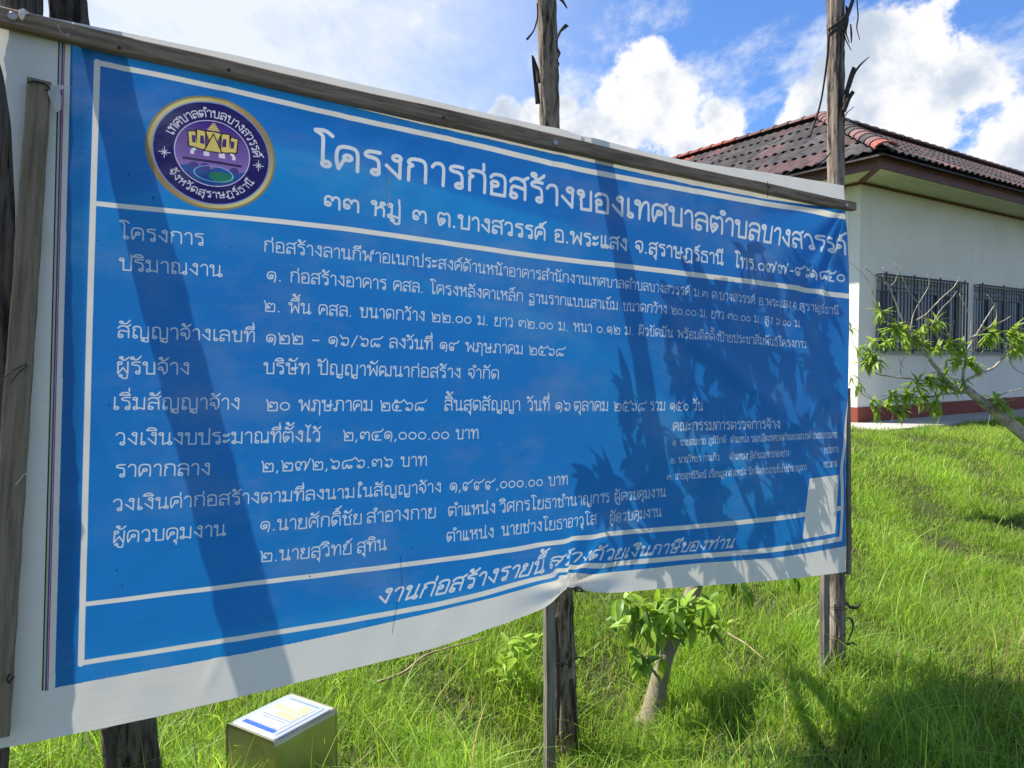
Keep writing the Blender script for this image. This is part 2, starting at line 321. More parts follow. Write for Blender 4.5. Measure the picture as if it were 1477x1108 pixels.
    for s, pts, h in (
        ('โครงการ', [(173, 343), (293, 353.5)], 17), ('ปริมาณงาน', [(173, 388.5), (319, 398.5)], 16.5),
        ('ก่อสร้างลานกีฬาอเนกประสงค์ด้านหน้าอาคารสำนักงานเทศบาลตำบลบางสวรรค์ ม.๓ ต.บางสวรรค์ อ.พระแสง จ.สุราษฎร์ธานี', [(380.5, 362), (427, 367), (512, 375), (620, 386), (752, 399.5), (877, 413.7), (1024, 429.6), (1207, 453.4)], 15),
        ('๑. ก่อสร้างอาคาร คสล. โครงหลังคาเหล็ก ฐานรากแบบเสาเข็ม ขนาดกว้าง ๒๐.๐๐ ม. ยาว ๓๐.๐๐ ม. สูง ๖.๐๐ ม.', [(384.5, 404), (416, 406.5), (565, 418.4), (768, 436), (914, 449), (1028, 458), (1156, 472)], 15),
        ('๒. พื้น คสล. ขนาดกว้าง ๒๒.๐๐ ม. ยาว ๓๒.๐๐ ม. หนา ๐.๑๒ ม. ผิวขัดมัน พร้อมติดตั้งป้ายประชาสัมพันธ์โครงการ', [(380.5, 448.5), (446, 453), (615, 463), (744, 471.6), (855, 479.7), (973, 486.5), (1162, 502)], 14.8),
        ('สัญญาจ้างเลขที่', [(170, 486), (366, 493)], 16.5), ('๑๒๒ – ๑๖/๖๘ ลงวันที่ ๑๙ พฤษภาคม ๒๕๖๘', [(383.5, 495), (439, 496), (548, 500.6), (752, 510.6), (812.5, 513.8)], 15),
        ('ผู้รับจ้าง', [(168, 538.5), (272, 539.6)], 17), ('บริษัท ปัญญาพัฒนาก่อสร้าง จำกัด', [(380.5, 538.5), (444, 539), (575, 542.7), (717, 546.3)], 15.5),
        ('เริ่มสัญญาจ้าง', [(163, 590), (344, 590)], 17), ('๒๐ พฤษภาคม ๒๕๖๘', [(383.5, 592), (611, 592)], 15.5),
        ('สิ้นสุดสัญญา', [(639, 591.5), (746.5, 591.5)], 14.5), ('วันที่ ๑๖', [(758, 591.7), (820, 592)], 14), ('ตุลาคม ๒๕๖๘', [(826, 592), (931, 592.5)], 13.5), ('รวม ๑๕๐ วัน', [(938, 592), (1013.5, 592)], 12.5),
        ('วงเงินงบประมาณที่ตั้งไว้', [(166.7, 641), (297, 640), (460, 636)], 17), ('๒,๓๔๑,๐๐๐.๐๐ บาท', [(494, 635), (642, 633), (686, 631.7)], 14.5),
        ('ราคากลาง', [(166, 687), (301, 684)], 17), ('๒,๒๗๒,๖๘๖.๓๖ บาท', [(376.5, 680), (565, 672.7), (612, 670.6)], 15),
        ('วงเงินค่าก่อสร้างตามที่ลงนามในสัญญาจ้าง', [(163, 736), (239, 732), (312, 727.7), (389, 723.7), (480, 718.6), (632, 708.4)], 16),
        ('๑,๙๙๙,๐๐๐.๐๐ บาท', [(645, 707.5), (712, 703.8), (777, 700.2), (814, 697.7)], 13.5),
        ('ผู้ควบคุมงาน', [(162, 782), (198, 780.5), (323, 771)], 16.5),
        ('๑.นายศักดิ์ชัย', [(374, 764.5), (411, 763), (518.6, 754)], 15), ('สำอางกาย', [(527, 753), (624, 745)], 14.5),
        ('๒.นายสุวิทย์', [(374, 809), (415, 806), (503.4, 797)], 15), ('สุทิน', [(512.5, 796), (553, 790.7)], 14.5),
        ('ตำแหน่ง', [(642.6, 743), (709, 738.3)], 13.5), ('วิศกรโยธาชำนาญการ', [(717, 737.7), (876, 723.5)], 13.5), ('ผู้ควบคุมงาน', [(884, 722.5), (960, 716)], 12),
        ('ตำแหน่ง', [(640, 779.4), (706, 773)], 13.5), ('นายช่างโยธาอาวุโส', [(718.4, 771), (856, 754.6)], 13.5), ('ผู้ควบคุมงาน', [(876, 753), (953, 744.4)], 12)):
        text(m, s, pts, h, .115)
    text(m, 'คณะกรรมการตรวจการจ้าง', [(971.6, 621.3), (1120, 617.4)], 11.5, .14)
    for s, pts in (('๑. นายสมชาย ภูมิรักษ์', [(971, 643.4), (1046, 638.4)]), ('ตำแหน่ง รองปลัดเทศบาลตำบลบางสวรรค์', [(1053, 638.4), (1167, 632.6)]), ('ประธานกรรมการ', [(1170, 632.6), (1208, 631.5)]),
                   ('๒. นายวิทยา กาแก้ว', [(968, 668.3), (1036, 663.6)]), ('ตำแหน่ง ผู้อำนวยการกองช่าง', [(1050, 663), (1134.7, 657.5)]), ('กรรมการ', [(1188, 654.2), (1209.5, 652)]),
                   ('๓. นายสุทธิรัตน์ เรือนสูง', [(962.5, 692.6), (1046, 686.7)]), ('ตำแหน่ง นักจัดการงานทั่วไปชำนาญการ', [(1049, 686.7), (1160.7, 677.6)]), ('กรรมการ', [(1187, 674.4), (1207, 672.7)])):
        text(m, s, pts, 8, .125)
    text(m, 'งานก่อสร้างรายนี้', [(538, 868), (600, 858.5), (661.5, 847.4), (711, 835.8), (776, 823)], 19, .17, .28)
    text(m, 'สร้างด้วยเงินภาษีของท่าน', [(789, 818.5), (850, 807.4), (906, 803), (1054, 789)], 14.5, .17, .28)
    paint(m, hexc(222, 228, 236))
    sp = np.zeros((TH, TW), np.float32); rs = random.Random(4)
    for _ in range(46):
        p = pxt(rs.uniform(120, 1200), rs.uniform(120, 900)); seg(sp, p, p + np.array([rs.uniform(-2, 2), rs.uniform(0, 3)]), rs.uniform(.8, 2.2))
    paint(sp, hexc(22, 40, 70))
    # the plain white patch at lower right
    poly([(1165, 690), (1210.4, 685), (1203.4, 769), (1154, 777)], WHITE)
    emblem()
def emblem():
    c = (pxt(211, 222) + pxt(397, 228)) / 2; rx = np.linalg.norm(pxt(211, 222) - pxt(397, 228)) / 2
    ct = (pxt(304, 136) + pxt(308, 299)) / 2; ry = np.linalg.norm(pxt(304, 136) - pxt(308, 299)) / 2; c = (c + ct) / 2
    x0, x1, y0, y1 = int(c[0]-rx-3), int(c[0]+rx+4), int(c[1]-ry-3), int(c[1]+ry+4)
    Y, X = np.mgrid[y0:y1, x0:x1]; a = (X - c[0]) / rx; b = -(Y - c[1]) / ry; r = np.hypot(a, b); s = img[y0:y1, x0:x1]
    def put(m, col): s[:] = np.where(m[..., None], col, s)
    ang = np.arctan2(b, a); k = (.5 + .5 * np.sin(ang * 2 + .3))[..., None]
    put(r < 1, hexc(160, 130, 85) * k + hexc(222, 208, 140) * (1 - k)); put((r > .965) & (r < 1), hexc(150, 135, 90))
    put(r < .905, hexc(120, 150, 215)); put(r < .885, hexc(34, 26, 96)); put(r < .585, hexc(215, 205, 235))
    t = np.clip(.5 - b / 1.1, 0, 1)[..., None]; put(r < .57, hexc(62, 38, 128) * (1 - t) + hexc(160, 126, 196) * t)
    put((r < .57) & (b < -.27 + .03 * np.sin(a * 14)), hexc(40, 84, 158)); put((r < .57) & (b < -.36 + .04 * np.sin(a * 9 + 1)), hexc(34, 70, 140))
    put((r < .56) & (((a - .14) / .2) ** 2 + ((b + .4) / .09) ** 2 < 1), hexc(38, 120, 96))
    for q in (-.28, -.12, .34): put((r < .57) & (((a - q) / .075) ** 2 + ((b + .26) / .07) ** 2 < 1), hexc(78, 66, 140))
    put((np.abs(np.hypot(a - .02, (b + .36) * 2.2) - .3) < .012) & (r < .55), hexc(120, 190, 220))
    put((np.abs(b + .15) < .022) & (np.abs(a) < .46), hexc(18, 18, 52))
    put((np.abs(b + .15) < .004) & (np.abs(a) < .46), hexc(110, 110, 150))
    for q, w in ((-.2, .13), (.02, .15), (.22, .12)): put((np.abs(np.hypot((a - q) / w, (b + .03) / .1) - .9) < .22) & (b > -.06), hexc(232, 226, 240))
    G, K = hexc(228, 204, 112), hexc(40, 28, 40)
    def cp(pts, col):
        for sg in (1, -1): fill(np.array([c + (p[0] * sg * rx, -p[1] * ry) for p in pts]), col)
    for pad, col in ((.02, K), (0, G)):
        cp([(.28-pad, .34+pad), (.38+pad, .32+pad), (.36+pad, .08-pad), (.24-pad, .07-pad)], col)
        cp([(.13-pad, .37+pad), (.25+pad, .38+pad), (.25+pad, .06-pad), (.12-pad, .05-pad)], col)
    cp([(.27, .27), (.33, .27), (.32, .15), (.27, .14)], hexc(70, 44, 120)); cp([(.15, .29), (.2, .29), (.2, .15), (.13, .14)], hexc(70, 44, 120))
    cp([(0, .4), (.13, .38), (.02, .1), (0, .1)], K); cp([(0, .385), (.115, .37), (.02, .12), (0, .12)], G)
    cp([(0, .37), (.15, .02), (0, .02)], K); cp([(0, .33), (.125, .035), (0, .035)], G)
    for i, w in enumerate((.1, .075, .05, .028)): cp([(0, .41 + i * .035), (w, .41 + i * .035), (w * .8, .435 + i * .035), (0, .435 + i * .035)], G)
    m = np.zeros((TH, TW), np.float32)
    def arc(word, a0, a1, rad, up, hh):
        st, adv = layout(word)
        for q in st:
            P = []
            for x, y in q:
                th = math.radians(a0 + (a1 - a0) * x / adv); R_ = rad + (y * hh if up else -y * hh)
                P.append(c + (R_ * math.cos(th) * rx, -R_ * math.sin(th) * ry))
            for i in range(len(P) - 1): seg(m, P[i], P[i+1], .075 * hh * (rx + ry) / 2)
    arc('เทศบาลตำบลบางสวรรค์', 160, 6, .64, True, .115)
    arc('จังหวัดสุราษฎร์ธานี', 212, 328, .78, False, .1)
    for aa in (188, 353):
        p = c + (.73 * math.cos(math.radians(aa)) * rx, -.73 * math.sin(math.radians(aa)) * ry)
        for k in range(8):
            q = p + np.array([math.cos(k * math.pi / 4), math.sin(k * math.pi / 4)]) * rx * (.085 if k % 2 == 0 else .05); seg(m, p, q, 1.1)
    paint(m, hexc(226, 222, 236))
# ---------------------------------------------------------------- objects, meshes, materials
COL = SCN.collection
def tag(o, label=None, cat=None, group=None, kind=None):
    for k, v in (('label', label), ('category', cat), ('group', group), ('kind', kind)):
        if v: o[k] = v
    return o
def empty(name, loc, label=None, cat=None, group=None):
    o = bpy.data.objects.new(name, None); o.location = loc; o.empty_display_size = .1; COL.objects.link(o); return tag(o, label, cat, group)
def world_of(o):
    m = Matrix.Identity(4)
    while o is not None: m = o.matrix_basis @ m; o = o.parent
    return m
def obj(name, verts, faces, mat=None, parent=None, smooth=False, origin=None):
    me = verts if isinstance(verts, bpy.types.Mesh) else None
    if me is None:
        me = bpy.data.meshes.new(name); V = np.asarray(verts, float)
        W4 = world_of(parent); turned = parent is not None and parent.matrix_basis.to_3x3().row[0][0] != 1.0
        if origin is None: origin = (0, 0, 0) if turned or parent is None else tuple(W4.translation)
        V = V - np.asarray(origin, float)
        me.from_pydata([tuple(v) for v in V], [], [tuple(map(int, f)) for f in faces]); me.update()
        if smooth: me.shade_smooth()
        if mat: me.materials.append(mat)
    o = bpy.data.objects.new(name, me); COL.objects.link(o)
    if parent:
        o.parent = parent
        if parent.matrix_basis.to_3x3().row[0][0] != 1.0: o.matrix_parent_inverse = world_of(parent).inverted()
    if parent is None and origin is not None: o.location = origin
    return o
class MB:
    "collects shapes in world coordinates"
    def __init__(s): s.v = []; s.f = []
    def add(s, V, Fs):
        k = len(s.v); s.v += [tuple(map(float, v)) for v in V]; s.f += [tuple(i + k for i in f) for f in Fs]; return s
    def frame(s, c, ax, ay, az, hx, hy, hz):
        "box with half sizes along three axes"
        c, ax, ay, az = (np.asarray(q, float) for q in (c, ax, ay, az)); V = []
        for i in (-1, 1):
            for j in (-1, 1):
                for k in (-1, 1): V.append(c + ax * hx * i + ay * hy * j + az * hz * k)
        return s.add(V, [(0, 1, 3, 2), (4, 6, 7, 5), (0, 4, 5, 1), (2, 3, 7, 6), (0, 2, 6, 4), (1, 5, 7, 3)])
    def tube(s, pts, rad, n=8, cap=True, flat=1.0):
        P = np.asarray(pts, float); rad = np.broadcast_to(rad, (len(P),)); T = np.gradient(P, axis=0); T /= np.linalg.norm(T, axis=1)[:, None] + 1e-9
        ref = np.array([0, 0, 1.0]) if abs(T[0][2]) < .9 else np.array([1.0, 0, 0]); V = []
        for p, t, r in zip(P, T, rad):
            a = unit(np.cross(t, ref)); b = np.cross(t, a)
            for k in range(n):
                th = 2 * math.pi * k / n; V.append(p + a * r * math.cos(th) + b * r * flat * math.sin(th))
        Fs = [(i*n+k, i*n+(k+1) % n, (i+1)*n+(k+1) % n, (i+1)*n+k) for i in range(len(P)-1) for k in range(n)]
        if cap: Fs += [tuple(range(n))[::-1], tuple((len(P)-1)*n + k for k in range(n))]
        return s.add(V, Fs)
    def ribbon(s, pts, side, width, th=.002):
        "bent strip with thickness"
        P = np.asarray(pts, float); W = np.broadcast_to(width, (len(P),)); side = unit(side); T = np.gradient(P, axis=0); V = []
        for p, t, w in zip(P, T, W):
            n = unit(np.cross(t, side) + 1e-9)
            V += [p - side*w/2 - n*th/2, p + side*w/2 - n*th/2, p + side*w/2 + n*th/2, p - side*w/2 + n*th/2]
        Fs = [(4*i+k, 4*i+(k+1) % 4, 4*i+4+(k+1) % 4, 4*i+4+k) for i in range(len(P)-1) for k in range(4)] + [(3, 2, 1, 0), tuple(4*(len(P)-1)+k for k in range(4))]
        return s.add(V, Fs)
    def build(s, name, mat, parent=None, smooth=False, bevel=0, origin=None):
        o = obj(name, s.v, s.f, mat, parent, smooth, origin)
        if bevel:
            b = o.modifiers.new('bevel', 'BEVEL'); b.width = bevel; b.segments = 2; b.limit_method = 'ANGLE'
        return o
def link(nt, a, b): nt.links.new(a, b)
def material(name, base, rough=.7, noise=None, spec=.3, metal=0, bump=0, trans=0, attr=None, wear=None, objrand=0):
    "noise = (scale xyz, second colour, contrast lo, hi); wear = (scale, colour, lo, hi)"
    m = bpy.data.materials.new(name); m.use_nodes = True; nt = m.node_tree; P = nt.nodes['Principled BSDF']; O = nt.nodes['Material Output']
    P.inputs['Roughness'].default_value = rough; P.inputs['Metallic'].default_value = metal; P.inputs['Specular IOR Level'].default_value = spec
    rgb = nt.nodes.new('ShaderNodeRGB'); rgb.outputs[0].default_value = (*base, 1); c = rgb.outputs[0]
    if attr:
        a = nt.nodes.new('ShaderNodeAttribute'); a.attribute_name = attr; c = a.outputs['Color']
    tc = nt.nodes.new('ShaderNodeTexCoord'); fac = None
    def nz(scale, detail=6):
        mp = nt.nodes.new('ShaderNodeMapping'); mp.inputs['Scale'].default_value = scale if isinstance(scale, tuple) else (scale,) * 3; link(nt, tc.outputs['Object'], mp.inputs[0])
        oi = nt.nodes.new('ShaderNodeObjectInfo'); mul = nt.nodes.new('ShaderNodeMath'); mul.operation = 'MULTIPLY'; mul.inputs[1].default_value = 50; link(nt, oi.outputs['Random'], mul.inputs[0])
        n = nt.nodes.new('ShaderNodeTexNoise'); n.noise_dimensions = '4D'; n.inputs['Scale'].default_value = 1; n.inputs['Detail'].default_value = detail; n.inputs['Roughness'].default_value = .65
        link(nt, mp.outputs[0], n.inputs['Vector']); link(nt, mul.outputs[0], n.inputs['W']); return n.outputs['Fac']
    for spec_ in (noise, wear):
        if not spec_: continue
        f = nz(spec_[0]); fac = fac or f
        r = nt.nodes.new('ShaderNodeMapRange'); link(nt, f, r.inputs[0]); r.inputs[1].default_value = spec_[2]; r.inputs[2].default_value = spec_[3]
        mx = nt.nodes.new('ShaderNodeMix'); mx.data_type = 'RGBA'; link(nt, r.outputs[0], mx.inputs[0]); link(nt, c, mx.inputs[6]); mx.inputs[7].default_value = (*spec_[1], 1); c = mx.outputs[2]
    if objrand:
        oi = nt.nodes.new('ShaderNodeObjectInfo'); r = nt.nodes.new('ShaderNodeMapRange'); link(nt, oi.outputs['Random'], r.inputs[0]); r.inputs[3].default_value = 1 - objrand; r.inputs[4].default_value = 1 + objrand
        hs = nt.nodes.new('ShaderNodeHueSaturation'); link(nt, r.outputs[0], hs.inputs['Value']); link(nt, c, hs.inputs['Color']); c = hs.outputs[0]
    link(nt, c, P.inputs['Base Color'])
    if bump and fac:
        b = nt.nodes.new('ShaderNodeBump'); b.inputs['Strength'].default_value = 1; b.inputs['Distance'].default_value = bump; link(nt, fac, b.inputs['Height']); link(nt, b.outputs[0], P.inputs['Normal'])
    if trans:
        t = nt.nodes.new('ShaderNodeBsdfTranslucent'); ms = nt.nodes.new('ShaderNodeMixShader'); ms.inputs[0].default_value = trans
        hs = nt.nodes.new('ShaderNodeHueSaturation'); hs.inputs['Value'].default_value = 1.5; hs.inputs['Hue'].default_value = .485; hs.inputs['Saturation'].default_value = 1.05; link(nt, c, hs.inputs['Color'])
        link(nt, hs.outputs[0], t.inputs[0]); link(nt, P.outputs[0], ms.inputs[1]); link(nt, t.outputs[0], ms.inputs[2]); link(nt, ms.outputs[0], O.inputs[0])
    return m
MT = {}
MT['bark'] = material('weathered_bark', (.27, .215, .165), .9, ((55, 55, 4.5), (.04, .03, .026), .46, .6), .15, bump=.01, wear=((16, 16, 1.6), (.42, .35, .27), .56, .72))
MT['bark_dark'] = material('dark_bark', (.13, .105, .085), .9, ((50, 50, 4), (.022, .018, .016), .45, .6), .15, bump=.01, wear=((14, 14, 1.8), (.25, .21, .17), .57, .74))
MT['strip'] = material('peeling_bark', (.09, .07, .058), .9, ((30, 30, 8), (.03, .022, .02), .4, .65), .1, bump=.003)
MT['batten'] = material('weathered_batten', (.3, .215, .15), .85, ((7, 90, 90), (.15, .105, .072), .42, .62), .15, bump=.003, wear=(4, (.045, .036, .03), .62, .78))
MT['upright'] = material('grey_upright_batten', (.25, .195, .13), .85, ((5, 90, 90), (.14, .108, .07), .42, .62), .15, bump=.003, wear=(7, (.05, .04, .03), .66, .78))
MT['plank'] = material('grey_plank', (.24, .21, .165), .88, ((4, 70, 70), (.1, .085, .065), .4, .65), .15, bump=.004)
MT['wire'] = material('rusty_wire', (.05, .035, .03), .7, metal=.5)
MT['nail'] = material('nail_head', (.4, .37, .33), .45, metal=.7)
MT['rag'] = material('torn_cloth_scrap', (.62, .6, .56), .9, trans=.3)
MT['soil'] = material('soil_and_thatch', (.05, .06, .022), .95, (3, (.035, .028, .016), .4, .62), .1, bump=.02, wear=(1.1, (.045, .065, .018), .45, .6))
MT['grass'] = material('grass_blades', (.1, .2, .03), .5, attr='tint', spec=.35, trans=.5)
MT['leaf'] = material('broad_leaves', (.15, .27, .03), .42, (4, (.1, .2, .022), .4, .65), .4, trans=.42, objrand=.28)
MT['leaf_tree'] = material('drooping_leaves', (.27, .39, .05), .45, (4, (.18, .29, .036), .4, .65), .4, trans=.4, objrand=.3)
MT['leaf_bright'] = material('bright_young_leaves', (.26, .4, .045), .45, trans=.42, objrand=.2)
MT['leaf_yellow'] = material('yellowing_leaves', (.42, .4, .05), .5, trans=.4, objrand=.2)
MT['trunk'] = material('smooth_grey_trunk', (.23, .195, .13), .85, ((20, 20, 30), (.16, .15, .09), .45, .65), .2, bump=.004)
MT['twig'] = material('bare_twig', (.44, .39, .3), .85, ((20, 20, 20), (.16, .13, .1), .4, .65), .2)
MT['drystem'] = material('dry_stem', (.36, .27, .16), .85, ((20, 20, 20), (.16, .12, .07), .4, .65), .2)
MT['wall'] = material('cream_wall_paint', (.82, .76, .64), .8, (1.4, (.75, .69, .56), .4, .7), .2, wear=((5, 5, .3), (.66, .61, .49), .6, .78))
MT['skirt'] = material('red_oxide_skirting', (.24, .065, .04), .7, (3, (.2, .05, .035), .4, .7), .2)
MT['soffit'] = material('pale_soffit_board', (.66, .68, .46), .75, (2, (.6, .62, .42), .4, .7), .2)
MT['fascia'] = material('brown_fascia', (.17, .07, .048), .6, (3, (.11, .046, .035), .4, .7), .3)
TILE = [material('grey_roof_tile', (.095, .082, .078), .92, (5, (.035, .032, .034), .4, .65), .25, bump=.004, wear=(2, (.14, .085, .07), .56, .76), objrand=.32),
        material('purple_brown_roof_tile', (.12, .072, .068), .92, (5, (.055, .04, .044), .42, .66), .25, bump=.004, objrand=.25),
        material('red_roof_tile', (.25, .09, .065), .92, (5, (.26, .06, .045), .4, .7), .25, bump=.003, objrand=.15),
        material('pink_ridge_tile', (.19, .105, .095), .92, (6, (.13, .075, .07), .45, .68), .25, bump=.004, objrand=.2)]
MT['frame'] = material('grey_window_frame', (.34, .37, .36), .6)
MT['grille'] = material('black_iron_grille', (.014, .017, .02), .5, metal=.2)
MT['concrete'] = material('concrete_apron', (.42, .39, .34), .9, (2, (.3, .28, .24), .4, .7), .2, bump=.004)
g = bpy.data.materials.new('curtained_glass'); g.use_nodes = True; nt = g.node_tree; P = nt.nodes['Principled BSDF']
tc = nt.nodes.new('ShaderNodeTexCoord'); wv = nt.nodes.new('ShaderNodeTexNoise'); mp = nt.nodes.new('ShaderNodeMapping'); mp.inputs['Scale'].default_value = (9, 9, .4)
link(nt, tc.outputs['Object'], mp.inputs[0]); link(nt, mp.outputs[0], wv.inputs[0]); wv.inputs['Scale'].default_value = 1.5; wv.inputs['Detail'].default_value = 4
cr = nt.nodes.new('ShaderNodeValToRGB'); cr.color_ramp.elements[0].position = .38; cr.color_ramp.elements[0].color = (.008, .011, .022, 1); cr.color_ramp.elements[1].position = .68; cr.color_ramp.elements[1].color = (.09, .11, .19, 1)
link(nt, wv.outputs['Fac'], cr.inputs[0]); link(nt, cr.outputs[0], P.inputs['Base Color']); P.inputs['Roughness'].default_value = .08; P.inputs['Specular IOR Level'].default_value = .4; MT['glass'] = g
MT['tin_gold'] = material('lacquered_tin', (.46, .43, .27), .42, metal=1.0, noise=(9, (.42, .36, .2), .45, .7), bump=.0015)
MT['tin_white'] = material('tin_lid_white', (.3, .33, .38), .35, spec=.5)
MT['blue_print'] = material('blue_print', (.03, .09, .42), .4); MT['yellow_print'] = material('pale_yellow_print', (.4, .39, .2), .4); MT['grey_print'] = material('grey_print', (.16, .2, .28), .4); MT['pale_print'] = material('white_print', (.36, .36, .39), .4)
# ---------------------------------------------------------------- ground, apron, house
def ground_sheet():
    xs = np.concatenate([np.linspace(-400, -14, 12)[:-1], np.linspace(-14, 24, 153), np.linspace(24, 400, 12)[1:]])
    ys = np.concatenate([np.linspace(-200, -3, 8)[:-1], np.linspace(-3, 30, 133), np.linspace(30, 900, 14)[1:]])
    X, Y = np.meshgrid(xs, ys); near = np.clip(1 - (np.hypot(X - 3, Y - 8) - 16) / 10, 0, 1)
    Z = ground(X, Y) + near * (.012 * np.sin(X * 5.1 + Y * 2) * np.sin(Y * 4.3 - X))
    V = np.stack([X, Y, Z], -1).reshape(-1, 3); idx = np.arange(len(V)).reshape(X.shape)
    Fs = np.stack([idx[:-1, :-1], idx[:-1, 1:], idx[1:, 1:], idx[1:, :-1]], -1).reshape(-1, 4)
    tag(obj('ground', V, Fs, MT['soil'], None, True), kind='structure')
ground_sheet()
Z0 = 10.6; gz = .6
CRN = at(1236, 611, Z0); CRN[2] = gz; DR = unit([.832, .556, 0]); DL = unit([-.556, .832, 0]); NR = -DL; NL = -DR; UPV = np.array([0, 0, 1.0])
HW = 3.43; OH = .62; LR, LL = 15.0, 12.0; DEP = 3.6
H = empty('house', (CRN[0], CRN[1], gz), 'cream single-storey office building with red skirting, barred windows and hipped tile roof', 'house')
def P3(a, b, z): return CRN + DR * a + DL * b + UPV * z     # a along the front wall, b along the side wall
def boxw(mb, a0, a1, b0, b1, z0, z1):
    V = [P3(a, b, z) for a in (a0, a1) for b in (b0, b1) for z in (z0, z1)]
    return mb.add(V, [(0, 1, 3, 2), (4, 6, 7, 5), (0, 4, 5, 1), (2, 3, 7, 6), (0, 2, 6, 4), (1, 5, 7, 3)])
WINS = [(.43, 2.9), (3.3, 5.77), (6.3, 8.8), (9.6, 12.1)]; WZ0, WZ1 = 1.04, 2.12; TK = .16
m = MB(); cur = 0
for a0, a1 in WINS:
    boxw(m, cur, a0, 0, TK, 0, HW); boxw(m, a0, a1, 0, TK, 0, WZ0); boxw(m, a0, a1, 0, TK, WZ1, HW); cur = a1
boxw(m, cur, LR, 0, TK, 0, HW); m.build('front_wall', MT['wall'], H)
m = MB(); boxw(m, -.004, TK - .002, TK + .001, LL, 0, HW); m.build('side_wall', MT['wall'], H)
m = MB(); boxw(m, DEP, DEP + .12, DEP, LL, 0, HW + .01); boxw(m, DEP + .125, LR, DEP, DEP + .12, 0, HW + .01); boxw(m, TK, DEP, LL, LL + .12, 0, HW + .01); boxw(m, LR, LR + .12, 0, DEP, 0, HW + .01); m.build('rear_wall', MT['wall'], H)
m = MB(); boxw(m, -.22, LR, -.22, 0, 0, .0)
m = MB(); boxw(m, -.02, LR, -.02, -.001, 0, .235); m.build('skirting', MT['skirt'], H)
m = MB(); boxw(m, -.021, -.005, .0, LL, 0, .235); m.build('skirting', MT['skirt'], H)
m = MB(); boxw(m, -.75, LR, -.85, -.0, -.1, .022); boxw(m, -.75, -.0, .001, LL, -.1, .02); o = m.build('apron_slab', MT['concrete'], None, origin=P3(0, 0, 0)); tag(o, kind='structure')
for a0, a1 in WINS:                                   # windows with sashes, curtains behind the glass, iron grille in front
    w = MB()
    boxw(w, a0, a1, .03, .09, WZ0, WZ0 + .05); boxw(w, a0, a1, .03, .09, WZ1 - .05, WZ1); boxw(w, a0, a0 + .05, .031, .091, WZ0 + .05, WZ1 - .05); boxw(w, a1 - .05, a1, .031, .091, WZ0 + .05, WZ1 - .05)
    n = 4; sw = (a1 - a0 - .1) / n
    for k in range(1, n): boxw(w, a0 + .05 + sw * k - .03, a0 + .05 + sw * k + .03, .032, .088, WZ0 + .05, WZ1 - .05)
    boxw(w, a0 + .05, a1 - .05, .034, .086, WZ1 - .2, WZ1 - .17)
    wf = w.build('window', MT['frame'], H)
    for k in range(n):
        q = MB(); x0 = a0 + .05 + sw * k + .032; boxw(q, x0, x0 + sw - .064, .06, .066, WZ0 + .05, WZ1 - .2); q2 = q.build('pane', MT['glass'], wf, origin=(CRN[0], CRN[1], gz))
        q = MB(); boxw(q, x0, x0 + sw - .064, .06, .066, WZ1 - .17, WZ1 - .05); q.build('transom_pane', MT['frame'], wf, origin=(CRN[0], CRN[1], gz))
    s = MB(); boxw(s, a0 - .03, a1 + .03, -.05, -.002, WZ0 - .05, WZ0 - .005); s.build('sill', MT['frame'], wf, origin=(CRN[0], CRN[1], gz))
    g = MB(); e0, e1 = -.10, -.085
    for z in (WZ0 - .0, WZ1 + .0): boxw(g, a0 - .012, a1 + .012, e0, e1, z, z + .028)
    for z in (WZ1 - .17,): boxw(g, a0, a1, e0 + .002, e1 - .002, z, z + .012)
    nb = 26
    for k in range(nb + 1):
        x = a0 + (a1 - a0) * k / nb; main = k % 8 == 1 or k in (0, nb)
        t = .016 if main else .0055
        boxw(g, x - t, x + t, e0 + .003, e1 - .003 if not main else e1, WZ0 - (.03 if k % 8 == 1 else 0), WZ1 + (.055 if k % 8 == 1 else 0.028))
    for x in (a0, a1):
        for z in (WZ0 + .01, WZ1 + .01): boxw(g, x - .01, x + .01, e1, -.002, z, z + .014)
    g.build('grille', MT['grille'], wf, origin=(CRN[0], CRN[1], gz))
# --- soffit, fascia
E0 = OH; zf = HW - .02
nb = 8
for k in range(nb):                                   # boards run along the walls
    y0, y1 = -OH + OH * k / nb, -OH + OH * (k + 1) / nb - .012; m = MB()
    i0 = y0; V = [P3(y0 + .012, y0, zf), P3(LR + .6, y0, zf), P3(LR + .6, y1, zf), P3(y1 + .012, y1, zf)]; V += [v + UPV * .012 for v in V]
    m.add(V, [(0, 3, 2, 1), (4, 5, 6, 7), (0, 1, 5, 4), (1, 2, 6, 5), (2, 3, 7, 6), (3, 0, 4, 7)]); m.build('soffit_board', MT['soffit'], H)
    m = MB(); V = [P3(y0, y0 + .012, zf), P3(y0, LL + .6, zf), P3(y1, LL + .6, zf), P3(y1, y1 + .012, zf)]; V += [v + UPV * .012 for v in V]
    m.add(V, [(0, 1, 2, 3), (4, 7, 6, 5), (0, 4, 5, 1), (1, 5, 6, 2), (2, 6, 7, 3), (3, 7, 4, 0)]); m.build('soffit_board', MT['soffit'], H)
m = MB(); d = unit(DR + DL); m.frame(P3(-OH / 2, -OH / 2, zf - .012), d, np.cross(UPV, d), UPV, OH * .7071, .04, .013); m.build('hip_trim', MT['fascia'], H)
m = MB(); boxw(m, 0, LR, -.03, -.0025, HW - .06, HW - .034); m.build('cornice_strip', MT['fascia'], H)
m = MB(); boxw(m, -.03, -.0065, -.0, LL, HW - .06, HW - .034); m.build('cornice_strip', MT['fascia'], H)
FH = .15
